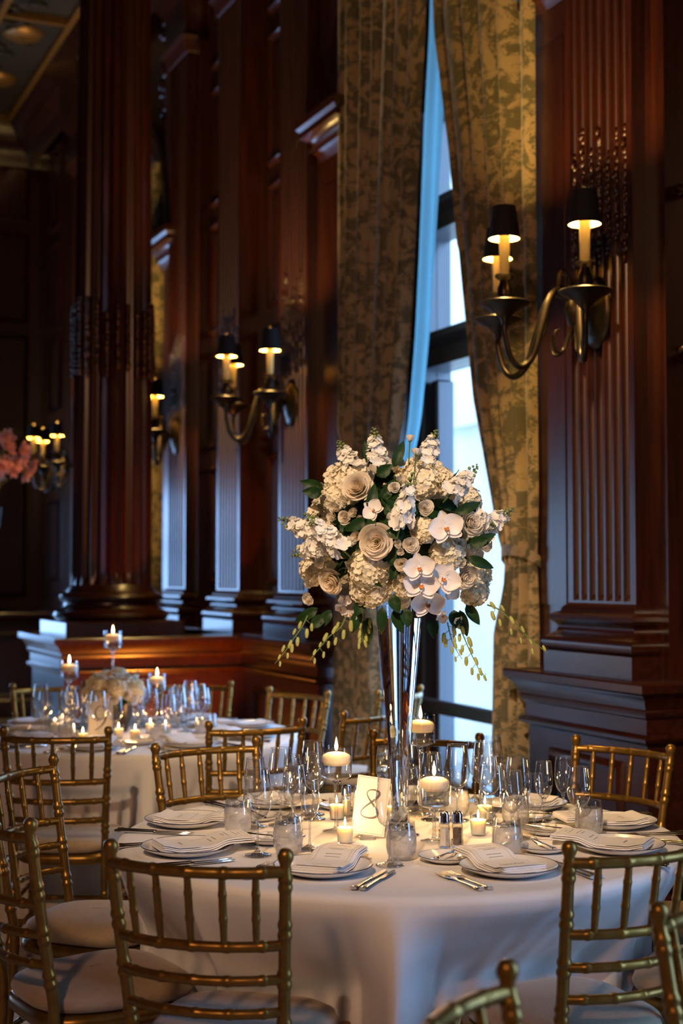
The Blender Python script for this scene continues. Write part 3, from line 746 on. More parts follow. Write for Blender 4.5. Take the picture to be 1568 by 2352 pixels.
chair_at(onz(868,1588,.918)+Vector((.166,.103,0)), (-.53,.85), 'gold chair standing alone by the left curtain behind the glass vase', 'gold chairs beyond table nine')
chair_polar(T9, 55, 1.05, 0, 'gold chair at table nine behind its wine glasses, facing away from the column', G9, CH9)
chair_polar(T9, 97, 1.05, 0, 'gold chair at table nine behind the flower dome', G9, CH9)
# two chairs of the next table, close to the camera
T7 = Vector((1.68,.52,0))
g1 = onz(1165,2215,.918); f1 = (T7-g1).normalized(); s1 = Vector((f1.y,-f1.x,0)); f1 = Vector((cy,-sy,0))*1.1-Vector((sy,cy,0))*.42; f1.normalize(); s1 = Vector((f1.y,-f1.x,0)); chair_at(g1+s1*.195, f1, 'out-of-focus gold chair back cut by the bottom edge, turned from table eight', G7, CH7)
g2 = onz(1540,2078,.918); f2 = (T7-g2).normalized(); s2 = Vector((f2.y,-f2.x,0)); chair_at(g2-s2*.195, f2, 'out-of-focus gold chair post in front of the chair right of the 8 card', G7, CH7)
# ================================================================== tables under floor-length cloths
def table(Tc, chairs, label, clabel, seed, tn):
    rr = random.Random(seed)
    t = thing('round_table', label, 'table', (Tc.x,Tc.y,0), group='round banquet tables')
    MB().lathe([(0,.73),(.74,.73),(.755,.737),(.755,.750),(.74,.756),(0,.756)], 48).build('tabletop', M['frame'], t)
    for a in (.6,2.2,3.7,5.3):
        MB().tube([(.30*math.cos(a),.30*math.sin(a),0),(.22*math.cos(a),.22*math.sin(a),.735)], .018, 8).build('leg', M['bronze'], t)
    waves = [(n, rr.random()*6.28, rr.uniform(.5,1)) for n in (11,17,23,31,41)]
    nth = 512; rs = []
    # how far out the cloth may hang in each direction: it is pushed in by the seats and legs of the chairs
    lim = [9.0]*nth
    for cx, cy_, f in chairs:
        o2 = Tc-Vector((cx,cy_,0)); rt = Vector((f.y,-f.x,0)); ox, oy = o2.dot(rt), o2.dot(f)
        for j in range(nth):
            th = 2*PI*j/nth; d2 = Vector((math.cos(th),math.sin(th),0)); dx, dy = d2.dot(rt), d2.dot(f); t0, t1 = 0.0, 9.0
            for o_, dd, lo, hi in ((ox,dx,-.227,.227),(oy,dy,-.33,.222)):
                if abs(dd) < 1e-9:
                    if not lo < o_ < hi: t0 = 10
                    continue
                a_, b_ = sorted(((lo-o_)/dd, (hi-o_)/dd)); t0 = max(t0, a_); t1 = min(t1, b_)
            if t0 < t1: lim[j] = min(lim[j], t0-.008)
    lim = [min(lim[(j+k) % nth]+.018*abs(k) for k in range(-60,61)) for j in range(nth)]
    prof = [(.05,0),(.3,0),(.55,0),(.70,0),(.755,0),(.772,.002),(.780,.010),(.784,.022)]
    for r, dz in prof: rs.append([(r*math.cos(2*PI*j/nth), r*math.sin(2*PI*j/nth), TZ-dz) for j in range(nth)])
    for i in range(1, 23):
        d = i/22; z = TZ-.022-d*(TZ-.026); ring = []
        for j in range(nth):
            th = 2*PI*j/nth
            mod = .30+.80*sm(-.4,.7,math.cos(th+.75))            # deeper folds on the window side
            x1 = 33*th+1.6*math.sin(3*th+waves[0][1])+1.1*math.sin(5*th+waves[1][1]); x2 = 49*th+1.5*math.sin(4*th+waves[2][1])
            am = .55+.45*math.sin(7*th+waves[3][1])
            g = (.027*am*(math.cos(x1)+.35*math.cos(2*x1+.6))+.008*(1-am)*math.cos(x2)+.016*math.sin(9*th+waves[4][1]))*mod
            r = .785+.045*d+g*sm(0,.30,d)*(.6+.6*d)
            if lim[j] < r: r += (lim[j]-.007*(1+math.cos(x1))*mod-r)*min(1, d/.30)**1.15
            ring.append((r*math.cos(th), r*math.sin(th), z))
        rs.append(ring)
    o = MB().rings(rs, True).build('tablecloth', M['cloth'], None, 180, label=clabel, cat='tablecloth', group='white floor-length tablecloths')
    o.location = (Tc.x, Tc.y, 0)
table(T8, CH8, 'round banquet table hidden under the cloth of table eight', 'white floor-length cloth on the round table with the tall glass vase', 4, 8)
table(T9, CH9, 'round banquet table hidden under the cloth of table nine', 'white floor-length cloth on the round table with the number 9 card', 9, 9)
table(T7, CH7, 'round banquet table hidden under the cloth nearest the camera', 'white floor-length cloth on the round table nearest the camera', 17, 7)
# ================================================================== tableware
def glass_proto(name, h, foot, stem_h, stem_r, bowl, cat='wine glass'):
    """bowl: (r, z) profile above the stem; thin shell"""
    root = thing(name, name.replace('_',' '), cat)
    MB().lathe([(r, z+stem_h) for r, z in bowl], 28).build('bowl', M['glass'], root, smooth=180)
    rt, zt_ = bowl[-1][0], bowl[-1][1]+stem_h
    MB().lathe([(rt+.0006*math.cos(a), zt_+.0006*math.sin(a)) for a in [2*PI*k/6 for k in range(7)]], 28).build('rim', M['stem'], root, smooth=180)
    MB().lathe([(foot,.0015),(foot,.003),(foot*.6,.0055),(.010,.010),(stem_r*1.3,.016),(stem_r,.028),(stem_r*.85,stem_h*.55),(stem_r,stem_h*.85),(stem_r*1.7,stem_h-.004),(stem_r*2.4,stem_h+.003),(.001,stem_h+.0045)], 18).build('stem_and_foot', M['stem'], root, smooth=180)
    MB().lathe([(.001,.0004),(foot,.0006)], 18).build('foot_underside', M['glass'], root, smooth=180)
    return root
RED = glass_proto('red_wine_glass', .222, .036, .092, .0034, [(.004,.0),(.014,.004),(.026,.014),(.034,.030),(.0375,.050),(.037,.068),(.033,.098),(.0285,.130)])
WHITE = glass_proto('white_wine_glass', .195, .033, .085, .0033, [(.004,.0),(.013,.004),(.023,.013),(.030,.028),(.033,.045),(.0325,.062),(.029,.088),(.0255,.112)])
TULIP = glass_proto('tulip_glass', .185, .031, .078, .0032, [(.003,.0),(.011,.005),(.019,.016),(.0245,.034),(.0262,.052),(.025,.078),(.0215,.108)])
def tumbler_proto():
    root = thing('water_tumbler', 'water tumbler', 'glass')
    out = [(.026,.0),(.031,.004),(.037,.016),(.0395,.034),(.0390,.055),(.0355,.080),(.0335,.096)]
    MB().lathe(out, 30).build('shell', M['glass'], root, smooth=180)
    MB().lathe([(.001,.003),(.026,.004),(.0355,.018),(.038,.034),(.0375,.055),(.0350,.074),(.001,.0745)], 30).build('iced_water', M['ice'], root, smooth=180)
    rr = random.Random(2)
    for k in range(5):
        A = Tr((rr.random()-.5)*.034,(rr.random()-.5)*.034,.066+.014*rr.random()) @ Matrix.Rotation(rr.random()*3,4,Vector((rr.random(),rr.random(),rr.random()+.1)))
        MB().bbox(-.010,.010,-.010,.010,-.008,.008,.002,A).build('ice_cube', M['glass'], root)
    MB().lathe([(.001,.0012),(.026,.0008)], 24).build('base', M['glass'], root)
    return root
TUMB = tumbler_proto()
def plate_proto(name, r, h):
    root = thing(name, name, 'plate')
    k = r/.125
    MB().lathe([(.001,.004),(.075*k,.004),(.082*k,.006),(.100*k,.012*h),(.119*k,.0185*h),(.1235*k,.020*h)], 56).build('dish', M['china'], root, smooth=180)
    MB().lathe([(.125*k,.0195*h),(.120*k,.015*h),(.085*k,.003),(.076*k,.0004),(.070*k,.0004),(.068*k,.003),(.001,.003)], 56).build('underside', M['china'], root, smooth=180)
    MB().lathe([(.1228*k,.0200*h),(.1240*k,.0208*h),(.1252*k,.0204*h),(.1256*k,.0194*h),(.125*k,.0188*h)], 56).build('rim_band', M['navy'], root, smooth=180)
    return root
PLATE = plate_proto('dinner_plate', .121, 1.1); BREAD = plate_proto('bread_plate', .073, .8)
def flat_shape(pts, th, bow=None, M_=None):
    """closed outline in (x,y) given a thickness; bow(y) lifts it"""
    b = MB(); bw = bow or (lambda y: 0)
    n = len(pts)
    b.rings([[(x,y,bw(y)) for x,y in pts],[(x*.85,y,bw(y)+th) for x,y in pts]], True, True, M_); return b
def handle_prof(b, y0, y1, w0, w1, bow):
    ys = [y0+(y1-y0)*i/14 for i in range(15)]
    path = [(0,y,bow(y)) for y in ys]
    rad = [w0+(w1-w0)*((i/14)**1.5)+(.0018 if i in (12,13) else 0) for i in range(15)]
    b.tube(path, rad, 8, flat=.45)
def fork_proto():
    b = MB(); bow = lambda y: .003+.010*abs(y)*1.0*(abs(y)/.1)**1.2*.6
    handle_prof(b, .015, -.098, .0028, .0085, bow)
    b.grid(lambda u, v: ((u-.5)*2*(.0035+.0085*math.sin(PI/2*min(1,v*1.5))), .015+.040*v, bow(.015+.04*v)+.0025*abs(u-.5)), 6, 6)
    for k in range(4):
        x = (k-1.5)*.0062
        b.tube([(x,.050,bow(.05)),(x*1.02,.075,bow(.075)-.001),(x,.102,bow(.102)+.001)], [.0021,.0019,.0009], 6)
    root = thing('dinner_fork', 'fork', 'fork'); b.build('fork_body', M['silver'], root, smooth=60); return root
def knife_proto():
    root = thing('dinner_knife', 'knife', 'knife')
    b = MB(); handle_prof(b, .01, -.105, .0052, .0088, lambda y: .006); b.build('handle', M['silver'], root, smooth=60)
    pts = [(-.005,.008),(.006,.008),(.0085,.03),(.009,.08),(.0065,.105),(.0,.120),(-.004,.112),(-.0055,.08)]
    flat_shape(pts, .0022, lambda y: .004).build('blade', M['silver'], root); return root
FORK = fork_proto(); KNIFE = knife_proto()
def butter_proto():
    root = thing('butter_knife', 'butter knife', 'knife')
    b = MB(); handle_prof(b, .005, -.075, .0038, .0065, lambda y: .004); b.build('handle', M['silver'], root, smooth=60)
    flat_shape([(-.004,.004),(.005,.004),(.0075,.03),(.0075,.06),(.003,.078),(-.004,.07),(-.0045,.03)], .0018, lambda y: .0012).build('blade', M['silver'], root); return root
BUTTER = butter_proto()
def text_mesh(txt, size, mat_, shear=0.0):
    cu = bpy.data.curves.new('lettering', 'FONT'); cu.body = txt; cu.size = size; cu.align_x = 'CENTER'; cu.align_y = 'CENTER'; cu.shear = shear
    o = bpy.data.objects.new('lettering_tmp', cu); COL.objects.link(o)
    bpy.context.view_layer.update()
    dg = bpy.context.evaluated_depsgraph_get(); me = bpy.data.meshes.new_from_object(o.evaluated_get(dg))
    bpy.data.objects.remove(o); me.materials.clear(); me.materials.append(mat_); return me
def drape(y):          # the napkin climbs over the plate's far rim and up its near slope
    return .0175*sm(.0,.062,y)+.0085*sm(.072,.118,-y)
def strip(x0, x1, y0, y1, z0, z1, n=40):
    b = MB(); b.rings([[(x0,y,z0+drape(y)),(x1,y,z0+drape(y)),(x1,y,z1+drape(y)),(x0,y,z1+drape(y))] for y in [y0+(y1-y0)*k/n for k in range(n+1)]], True, True); return b
def napkin_proto():
    root = thing('folded_napkin', 'napkin', 'napkin')
    for i, (w, l0, l1, z0, z1) in enumerate(((.062,-.120,.125,.0,.0055),(.0605,-.118,.128,.0053,.0105),(.059,-.119,.126,.0103,.0150))):
        n = 18; rs = []
        for k in range(25):
            y = l0+(l1-l0)*k/24; ring = []
            for q in range(n):
                a = 2*PI*q/n; c, s = math.cos(a), math.sin(a)
                ring.append((w*math.copysign(abs(c)**.35,c), y, (z0+z1)/2+(z1-z0)/2*math.copysign(abs(s)**.6,s)+.0004*(1+math.sin(60*y+i))*(i > 0)+drape(y)))
            rs.append(ring)
        MB().rings(rs, True, True).build('fold', M['napkin'], root, smooth=50)
    return root
NAP = napkin_proto()
def menu_proto():
    root = thing('menu_card', 'menu card', 'menu')
    strip(-.050,.050,-.100,.122,0,.0010).build('sheet', M['card'], root)
    z0, z1 = .0010,.0012
    for x in (-.043,.042): strip(x,x+.0009,-.09,.114,z0,z1).build('border_rule', M['rule'], root)
    for y in (-.09,.113): strip(-.043,.043,y,y+.0009,z0,z1,1).build('border_rule', M['rule'], root)
    rr = random.Random(1)
    for i in range(8):
        y = .100-.0115*i
        if i in (2,5): continue
        w = rr.uniform(.012,.030); strip(-w,w,y,y+.0016,z0,z1,1).build('menu_line', M['ink'], root)
    return root
MENU = menu_proto()
def stroke(b, pts, w, z):
    P = [Vector((x,y,0)) for x,y in pts]; n = len(P); L_, R_ = [], []
    for i in range(n):
        t = (P[min(n-1,i+1)]-P[max(0,i-1)]).normalized(); q = Vector((-t.y,t.x,0))*w[i]
        L_.append(tuple(P[i]+q+Vector((0,0,z)))); R_.append(tuple(P[i]-q+Vector((0,0,z))))
    b.rings([L_,R_], closed=False)
def name_card(txt, k):
    root = thing('name_band', 'name band', 'name card')
    strip(-.0605,.0605,-.1185,-.020,0,.0010).build('band', M['card'], root)
    if txt: inst('lettering', text_mesh(txt, .0165, M['ink'], .15), root, (0,-.058,.0013))
    else:                                   # script too small to read in the photograph: a pen-line only
        rr = random.Random(k); b = MB(); L_ = rr.uniform(.016,.026); n = 60
        amp = [rr.uniform(.0012,.0034) for _ in range(12)]
        pts = [(-L_+2*L_*i/n+.0012*math.cos(i*1.1), -.058+amp[i//6 % 12]*math.sin(i*1.1)) for i in range(n)]
        stroke(b, pts, [.00045]*n, .0013); b.build('lettering', M['ink'], root)
    return root
# ---- one setting per chair of table eight
def seat_frame(Tc, deg):
    a = math.radians(deg); f = Vector((-math.cos(a),-math.sin(a),0)); s = Vector((f.y,-f.x,0)); return f, s, math.atan2(f.y,f.x)-PI/2
PLATES_PX = {0:(428,1883),1:(430,1946),2:(742,1991),3:(1168,1991),4:(1420,1941),5:(1412,1886)}
GLASSPX = {
 0:[('t',545,1910),('w',532,1896),('r',588,1897),('u',612,1882)],
 1:[('t',661,1960),('r',608,1958),('u',699,1952),('w',655,1925)],
 2:[('t',934,1976),('r',873,1978),('u',938,1918)],
 3:[('t',1215,1962),('r',1132,1950),('w',1168,1946),('u',1213,1938)],
 4:[('w',1300,1918),('r',1244,1926),('t',1283,1890),('u',1262,1902)],
 5:[('t',1361,1910),('r',1197,1886),('w',1232,1888),('u',1220,1874)],
 6:[('u',1178,1858),('w',1205,1852),('t',1248,1858),('r',1150,1850)],
 7:[('r',1047,1866),('w',1070,1857),('u',997,1858),('t',1012,1845)],
 8:[('r',690,1874),('w',664,1866),('u',640,1873),('t',735,1862)],
}
TYPES = {'t':(TUMB,'short tumbler of iced water','iced water tumblers on table eight'),'r':(RED,'large wine glass','large wine glasses on table eight'),'w':(WHITE,'medium wine glass','medium wine glasses on table eight'),'u':(TULIP,'slim tulip glass','slim tulip glasses on table eight')}
NAMES = {3:'Hami Park'}
Z = TZ+.0012
DBG = 0
def relax(mov, fixed, Tc):
    """each thing goes to the free spot on the table nearest to where the photograph shows it"""
    taken = list(fixed)
    for m in mov:
        best = None; o_ = (m[0],m[1])
        for i in range(90):
            for k in range(1 if i == 0 else 40):
                a = 2*PI*k/40; x = m[0]+.005*i*math.cos(a); y = m[1]+.005*i*math.sin(a)
                if math.hypot(x-Tc.x, y-Tc.y)+m[2] > .765: continue
                if all((x-u)**2+(y-v)**2 >= (m[2]+r+.0025)**2 for u, v, r in taken): best = (x, y); break
            if best: break
        if best: m[0], m[1] = best
        if DBG and math.hypot(m[0]-o_[0],m[1]-o_[1]) > .06: print('MOVED', m, round(math.hypot(m[0]-o_[0],m[1]-o_[1]),3))
        taken.append((m[0], m[1], m[2]))
FIXED = []; MOV = []; BREADS = []; NAPS = []
CUT8 = {4:-.058, 5:-.058}
def setting_obstacles(fixed, P, f, s, cf):
    fixed.append((P.x,P.y,.122))
    for o_ in (-.139,-.1635,.138,.160):                     # cutlery as rows of small discs
        for t in (-.10,-.08,-.06,-.04,-.02,0,.02,.04,.06,.08,.10,.115): q = P+s*o_+f*(t+cf); fixed.append((q.x,q.y,.013))
def napkin_end(P, f, s):
    out = []
    for a_ in (-.045,-.015,.015,.045): q = P+s*a_+f*.140; out.append((q.x,q.y,.030))
    return out
GR = {'t':.040,'r':.038,'w':.034,'u':.031}
for px, py, r in ((772,1910,.045),(966,1872,.045),(997,1933,.046),(792,1937,.025),(773,1882,.025),(1098,1918,.025),(1113,1884,.025),(905,1886,.025),(1020,1946,.018),(1050,1945,.018),(795,1876,.018),(826,1874,.018),(843,1927,.05),(917,1905,.042)):
    q = onz(px,py,Z); FIXED.append((q.x,q.y,r))
for k, deg in enumerate(SEAT8):
    f, s, rz = seat_frame(T8, deg); where = place8(k)
    P = onz(*PLATES_PX[k], .775) if k in PLATES_PX else T8-f*.60
    P = Vector((P.x,P.y,Z))
    if k in PLATES_PX:
        d = T8-P; f = Vector((d.x,d.y,0)).normalized(); s = Vector((f.y,-f.x,0)); rz = math.atan2(f.y,f.x)-PI/2
    jit = random.Random(k).uniform(-.06,.06)
    put(PLATE, USED, P, rz, 'white dinner plate, table eight, '+where, 'dinner plates on table eight')
    put(NAP, USED, P+f*.040+Vector((0,0,.0058)), rz+jit, 'folded white napkin, table eight, '+where, 'napkins on table eight')
    put(MENU, USED, P+f*.040+Vector((0,0,.0218)), rz+jit, 'printed menu card, table eight, '+where, 'menu cards on table eight')
    nc = name_card(NAMES.get(k), k); nc.location = P+f*.040+Vector((0,0,.0233)); nc.rotation_euler = (0,0,rz+jit)
    tag(nc, 'white name band across the menu, table eight, '+where, group='name bands on table eight')
    B = P+s*-.125+f*.175
    if k == 4: B = onz(1265,1948,.77)
    if k == 5: B = onz(1285,1908,.77)
    if k == 3: B = onz(1030,1971,.77)
    if k == 2: B = onz(764,1966,.77)
    if k == 1: B = onz(622,1928,.77)
    BREADS.append([B.x, B.y, .0735, rz, where])
    setting_obstacles(FIXED, P, f, s, CUT8.get(k, -.045))
    for i in (0, 1):
        for pr, o_, nm in ((FORK, s*(-.139-.0245*i), 'fork'), (KNIFE, s*(.138+.022*i)-f*.005, 'knife')):
            put(pr, USED, P+o_+f*CUT8.get(k, -.045), rz, '%s %s, table eight, %s' % (('inner','outer')[i], nm, where), {'fork':'forks','knife':'knives'}[nm]+' on table eight')
    NAPS.append((P, f, s))
    for typ, px, py in GLASSPX[k]:
        q = onz(px, py, Z); MOV.append([q.x, q.y, GR[typ], typ, px, where])
for P, f, s in NAPS: FIXED += napkin_end(P, f, s)
W5 = [m for m in MOV if m[3] == 't' and m[4] == 1361]; relax(W5, FIXED, T8); FIXED.append(tuple(W5[0][:3]))
relax(BREADS, FIXED[:-1-4*len(NAPS)]+FIXED[-1:], T8)
for x, y, r, rz, where in BREADS:
    put(BREAD, USED, (x,y,Z), rz, 'small bread plate, table eight, '+where, 'bread plates on table eight')
    put(BUTTER, USED, (x,y,Z+.0157), rz-.9, 'butter knife on the bread plate, table eight, '+where, 'butter knives on table eight')
    FIXED.append((x,y,.0735))
relax([m for m in MOV if m is not W5[0]], FIXED, T8)
for x, y, r, typ, px, where in MOV:
    pr, nm, gr = TYPES[typ]
    put(pr, USED, (x,y,Z), random.Random(px).random()*6, '%s, table eight, %s' % (nm, where), gr)
# ---- floating candles on stems, votives, shakers
def flame_parts(root, z, sc=1.0, pw=.55):
    prof = [(.0005,0),(.0035,.003),(.0052,.009),(.0048,.016),(.0030,.026),(.0012,.034),(.0002,.039)]
    MB().lathe([(r*sc, z+h*sc) for r, h in prof], 10).build('flame', M['flame'], root, smooth=180)
    MB().tube([(0,0,z-.008),(0,0,z+.004)], .0008, 5).build('wick', M['wick'], root)
    point('candle_light', (.0,.0,z+.052*sc), pw, (1.0,.55,.20), .010, root)
def candle_holder(loc, label, h, bowl=.085, r=.044, group=None, pw=.9):
    """h: rim height above the table"""
    root = thing('candle_holder', label, 'candle holder', loc, group=group)
    zb = h-bowl
    MB().lathe([(.008,zb-.012),(.018,zb-.008),(.032,zb-.004),(r-.002,zb+.002),(r,zb+.008),(r,h)], 36).build('cylinder_bowl', M['glass'], root, smooth=40)
    MB().lathe([(.038,.0012),(.038,.003),(.02,.006),(.008,.010),(.0055,.02),(.0052,zb*.5),(.006,zb*.85),(.009,zb-.02),(.014,zb-.010),(.001,zb-.009)], 20).build('stem_and_foot', M['stem'], root, smooth=180)
    wl = zb+bowl*.50
    MB().lathe([(.001,zb+.004),(r-.004,zb+.006),(r-.002,zb+.012),(r-.002,wl),(.001,wl)], 36).build('water', M['water'], root, smooth=40)
    c = MB().lathe([(.001,wl-.012),(.036,wl-.008),(.0405,wl),(.0415,wl+.012),(.038,wl+.019),(.026,wl+.025),(.012,wl+.0275),(.001,wl+.027)], 30).build('floating_candle', M['wax'], root, smooth=180)
    flame_parts(root, wl+.031, 1.0, pw)
    return root
def at_table(px, py): q = onz(px,py,Z); return (q.x,q.y,Z)
candle_holder(at_table(772,1910), 'tall-stemmed floating candle between the 8 card and the tulip glasses', .238, group='floating candles on table eight')
candle_holder(at_table(966,1872), 'tallest floating candle holder, right behind the glass vase', .300, group='floating candles on table eight')
candle_holder(at_table(997,1933), 'short-stemmed floating candle beside the salt and pepper shakers', .196, .098, .0455, group='floating candles on table eight')
def votive_proto():
    root = thing('votive_candle', 'votive', 'candle')
    MB().lathe([(.001,.001),(.019,.001),(.0205,.004),(.0235,.062)], 26).build('cup', M['glass'], root, smooth=40)
    MB().lathe([(.001,.004),(.0195,.0045),(.0222,.043),(.019,.0435),(.001,.042)], 26).build('wax', M['wax'], root, smooth=40)
    return root
def votive(loc, label, group, pw=.8):
    r = votive_proto(); r.location = loc; tag(r, label, group=group); flame_parts(r, .047, .62, pw); return r
GV = 'votive candles on table eight'
votive(at_table(792,1937), 'lit votive candle right in front of the number 8 card', GV)
votive(at_table(773,1882), 'lit votive candle behind the 8 card beside the rear shakers', GV)
votive(at_table(1098,1918), 'lit votive candle beside the pepper shaker', GV)
votive(at_table(1113,1884), 'lit votive candle behind the one beside the pepper shaker', GV)
votive(at_table(905,1886), 'lit votive candle at the foot of the glass vase', GV)
def shaker(loc, rz, label, salt, group):
    root = thing('salt_shaker' if salt else 'pepper_shaker', label, 'shaker', loc, rz, group)
    b = MB(); n = 6
    b.lathe([(.0165,.0),(.0170,.004),(.0150,.058),(.0135,.064)], 6, cap0=True); b.build('glass_body', M['glass'], root, smooth=20)
    MB().lathe([(.001,.006),(.0125,.006),(.0120,.050),(.001,.050)], 6).build('contents', M['salt'] if salt else M['pepper'], root, smooth=20)
    MB().lathe([(.0138,.062),(.0148,.063),(.0148,.072),(.0140,.074),(.0145,.085),(.012,.092),(.006,.095),(.001,.0955)], 20).build('cap', M['chrome'], root)
    return root
shaker(at_table(1020,1946), .3, 'glass salt shaker with chrome cap before the short-stemmed floating candle', True, 'front shakers on table eight')
shaker(at_table(1050,1945), .2, 'glass pepper shaker with chrome cap beside the votive', False, 'front shakers on table eight')
shaker(at_table(795,1876), .3, 'glass salt shaker with chrome cap half hidden behind the 8 card', True, 'rear shakers on table eight')
shaker(at_table(826,1874), .1, 'glass pepper shaker with chrome cap almost hidden behind the 8 card', False, 'rear shakers on table eight')
# ---- table number cards
def number_card(digit, loc, rz, label, wd=.105, ht=.178, lean=.16, roll=0.0):
    root = thing('table_number_card', label, 'table number', loc, rz)
    A = Matrix.Rotation(PI/2-lean,4,'X') @ Rz(roll)                       # card plane: local x right, local y up
    A = Tr(0,0,.004+wd/2*abs(math.sin(roll))) @ A
    MB().box(-wd/2,wd/2,0,ht,-.0012,0, A).build('card', M['card'], root)
    r = MB()
    for x in (-wd/2+.004, wd/2-.0048): r.box(x,x+.0008,.004,ht-.004,0,.0003,A)
    for y in (.004, ht-.0048): r.box(-wd/2+.004,wd/2-.004,y,y+.0008,0,.0003,A)
    r.build('border_rule', M['rule'], root)
    b = MB(); c = ht*.56
    if digit == 8:
        pts, w = [], []
        for k in range(61):
            t = 2*PI*k/60; up = math.sin(t)
            sc_ = .019 if up > 0 else .026
            pts.append((sc_*math.sin(2*t)*(.9)+.10*(.034*up), c+.0+(.034 if up > 0 else .043)*up)); w.append(.0010+.0024*abs(math.sin(t+.9))**2)
    else:
        pts = []; w = []
        for k in range(70):
            t = k/69
            if t < .62:
                a = -PI*.15+2*PI*t/.62; pts.append((.0235*math.cos(a), c+.022+.029*math.sin(a))); w.append(.0016+.0036*max(0,math.cos(a+.2))**2+.0020*max(0,-math.cos(a)))
            else:
                q = (t-.62)/.38; pts.append((.0225-.046*q*q, c+.009-.075*q+.012*q*q)); w.append(.0050-.0032*q)
    stroke(b, pts, w, .0005)
    b.v = [tuple(A @ Vector(p)) for p in b.v]; b.build('numeral', M['ink'], root)
    MB().bbox(-.022,.022,-.014,.012,0,.008,.002).build('acrylic_stand', M['stem'], root)
    return root
q = at_table(843,1927)
number_card(8, q, -YAW+.12, 'cream card printed with the number 8, tilted in a clear stand', .092, .158, .20, -.16)
# ================================================================== vase and flowers
vb = onz(917, 1905, Z); vx, vy = vb.x, vb.y
vase = thing('trumpet_vase', 'tall clear glass trumpet vase filled with water, holding the white flowers', 'vase', (vx,vy,Z))
VH = .635
MB().lathe([(.001,.0),(.040,.0),(.041,.008),(.030,.014),(.0235,.030),(.0225,.06),(.0265,.16),(.037,.30),(.050,.44),(.0615,.57),(.0640,.60),(.001,.60)], 48).build('water_filled_body', M['vaseglass'], vase, smooth=60)
MB().lathe([(.0642,.602),(.0672,VH)], 48).build('rim', M['glass'], vase, smooth=60)
def petal(b, phi, r0, r1, z0, h, hw, curl, nu=4, nv=4, mi=0, A=None, tip=.0):
    def fn(u, v):
        t = (u-.5)*2; a = phi+t*hw*(.55+.45*math.sin(PI*min(1,v*.9+.1)))
        r = r0+(r1-r0)*v**.8+curl*max(0,v-.6)**2*6*(1-.25*t*t)
        z = z0+h*(v-.16*t*t*v)-max(0,v-.75)*curl*2.0
        return (r*math.cos(a), r*math.sin(a), z)
    b.grid(fn, nu, nv, A, mi)
def rose_mesh(name, R, mat_, seed, openness=1.0):
    """petals set on a spiral, tight in the heart and rolling open outwards"""
    rr = random.Random(seed); b = MB(); bud = openness < .7; N = 15 if bud else 27
    for i in range(N):
        q = i/(N-1); phi = i*2.3999+rr.uniform(-.12,.12)
        lip = R*(.05+.93*q**1.05)*(.80 if bud else openness)*rr.uniform(.95,1.05); base = R*(.02+.34*q)
        h = R*(.86-.08*q-.50*max(0,q-.45)**1.5*1.9)*rr.uniform(.95,1.05)
        if bud: h = R*(.86-.22*q)
        hw = (1.45-.75*q)*rr.uniform(.92,1.08); roll = R*(.03+.16*q)*(0.5 if bud else 1); wav = rr.random()*6; skew = rr.uniform(-.10,.10)
        z0 = -.10*R-.25*R*q
        def fn(u, v):
            t = (u-.5)*2; ang = phi+t*hw*(.40+.60*math.sqrt(v))+skew*v
            r = base+(lip-base)*v**.8+.10*R*q*math.sin(PI*v)+roll*max(0,v-.62)**1.4*3.6*(1-.35*abs(t))+.012*R*math.sin(5*t+wav)*v
            z = z0+(h-z0)*v*(1-.20*t*t*v)-roll*max(0,v-.80)*2.6*(1-.3*abs(t))+.015*R*math.sin(4*t+wav)*v
            return (r*math.cos(ang), r*math.sin(ang), z)
        b.grid(fn, 7, 6)
    b.lathe([(.05*R,-.55*R),(.30*R,-.38*R),(.36*R,-.18*R)], 8, mi=1)
    return b.mesh(name, [mat_, M['stalk']], 180)
def floret(b, A, R, n=4, mi=0, cup=.25, rr=random):
    o = rr.random()*6
    for k in range(n):
        a = o+2*PI*k/n; c, s = math.cos(a), math.sin(a); w = R*.52*(4/n)**.5; z = R*cup*rr.uniform(.3,1.4)
        def q(x, y, zz): return (x*c-y*s, x*s+y*c, zz)
        b.add([q(0,0,0), q(R*.45,-w,z*.4), q(R*.9,-w*.75,z), q(R*1.02,0,z*.75), q(R*.9,w*.75,z), q(R*.45,w,z*.4), q(R*.55,0,z*.2)],
              [(0,1,6),(1,2,6),(2,3,6),(3,4,6),(4,5,6),(5,0,6)], A, mi)
def hydrangea_mesh(name, R, seed, n=120, mat_=None):
    rr = random.Random(seed); b = MB(); ga = PI*(3-math.sqrt(5))
    b.ball((0,0,0), R*.86, R*.86, R*.72, 14, 8, mi=0)
    for i in range(n):
        z = 1-1.75*(i+.5)/n; r = math.sqrt(max(0,1-z*z)); a = ga*i
        d = Vector((r*math.cos(a), r*math.sin(a), z)); p = Vector((d.x,d.y,d.z*.85))*R*rr.uniform(.9,1.04)
        dd = (d+Vector((rr.uniform(-.35,.35),rr.uniform(-.35,.35),rr.uniform(-.35,.35)))).normalized()
        floret(b, Tr(p) @ face(dd, rr.random()*6), R*.23*rr.uniform(.85,1.15), 4, 0, .35, rr)
    return b.mesh(name, [mat_ or M['hyd']], 180)
def disc_petal(b, A, L_, Wd, cup, mi=0, n=7):
    def fn(u, v):
        t = (u-.5)*2; w = Wd*math.sin(PI*(.10+.86*v)**.85)**.7
        return (t*w, L_*v, cup*(t*t*.6+(v-.35)**2*1.2))
    b.grid(fn, n, n, A, mi)
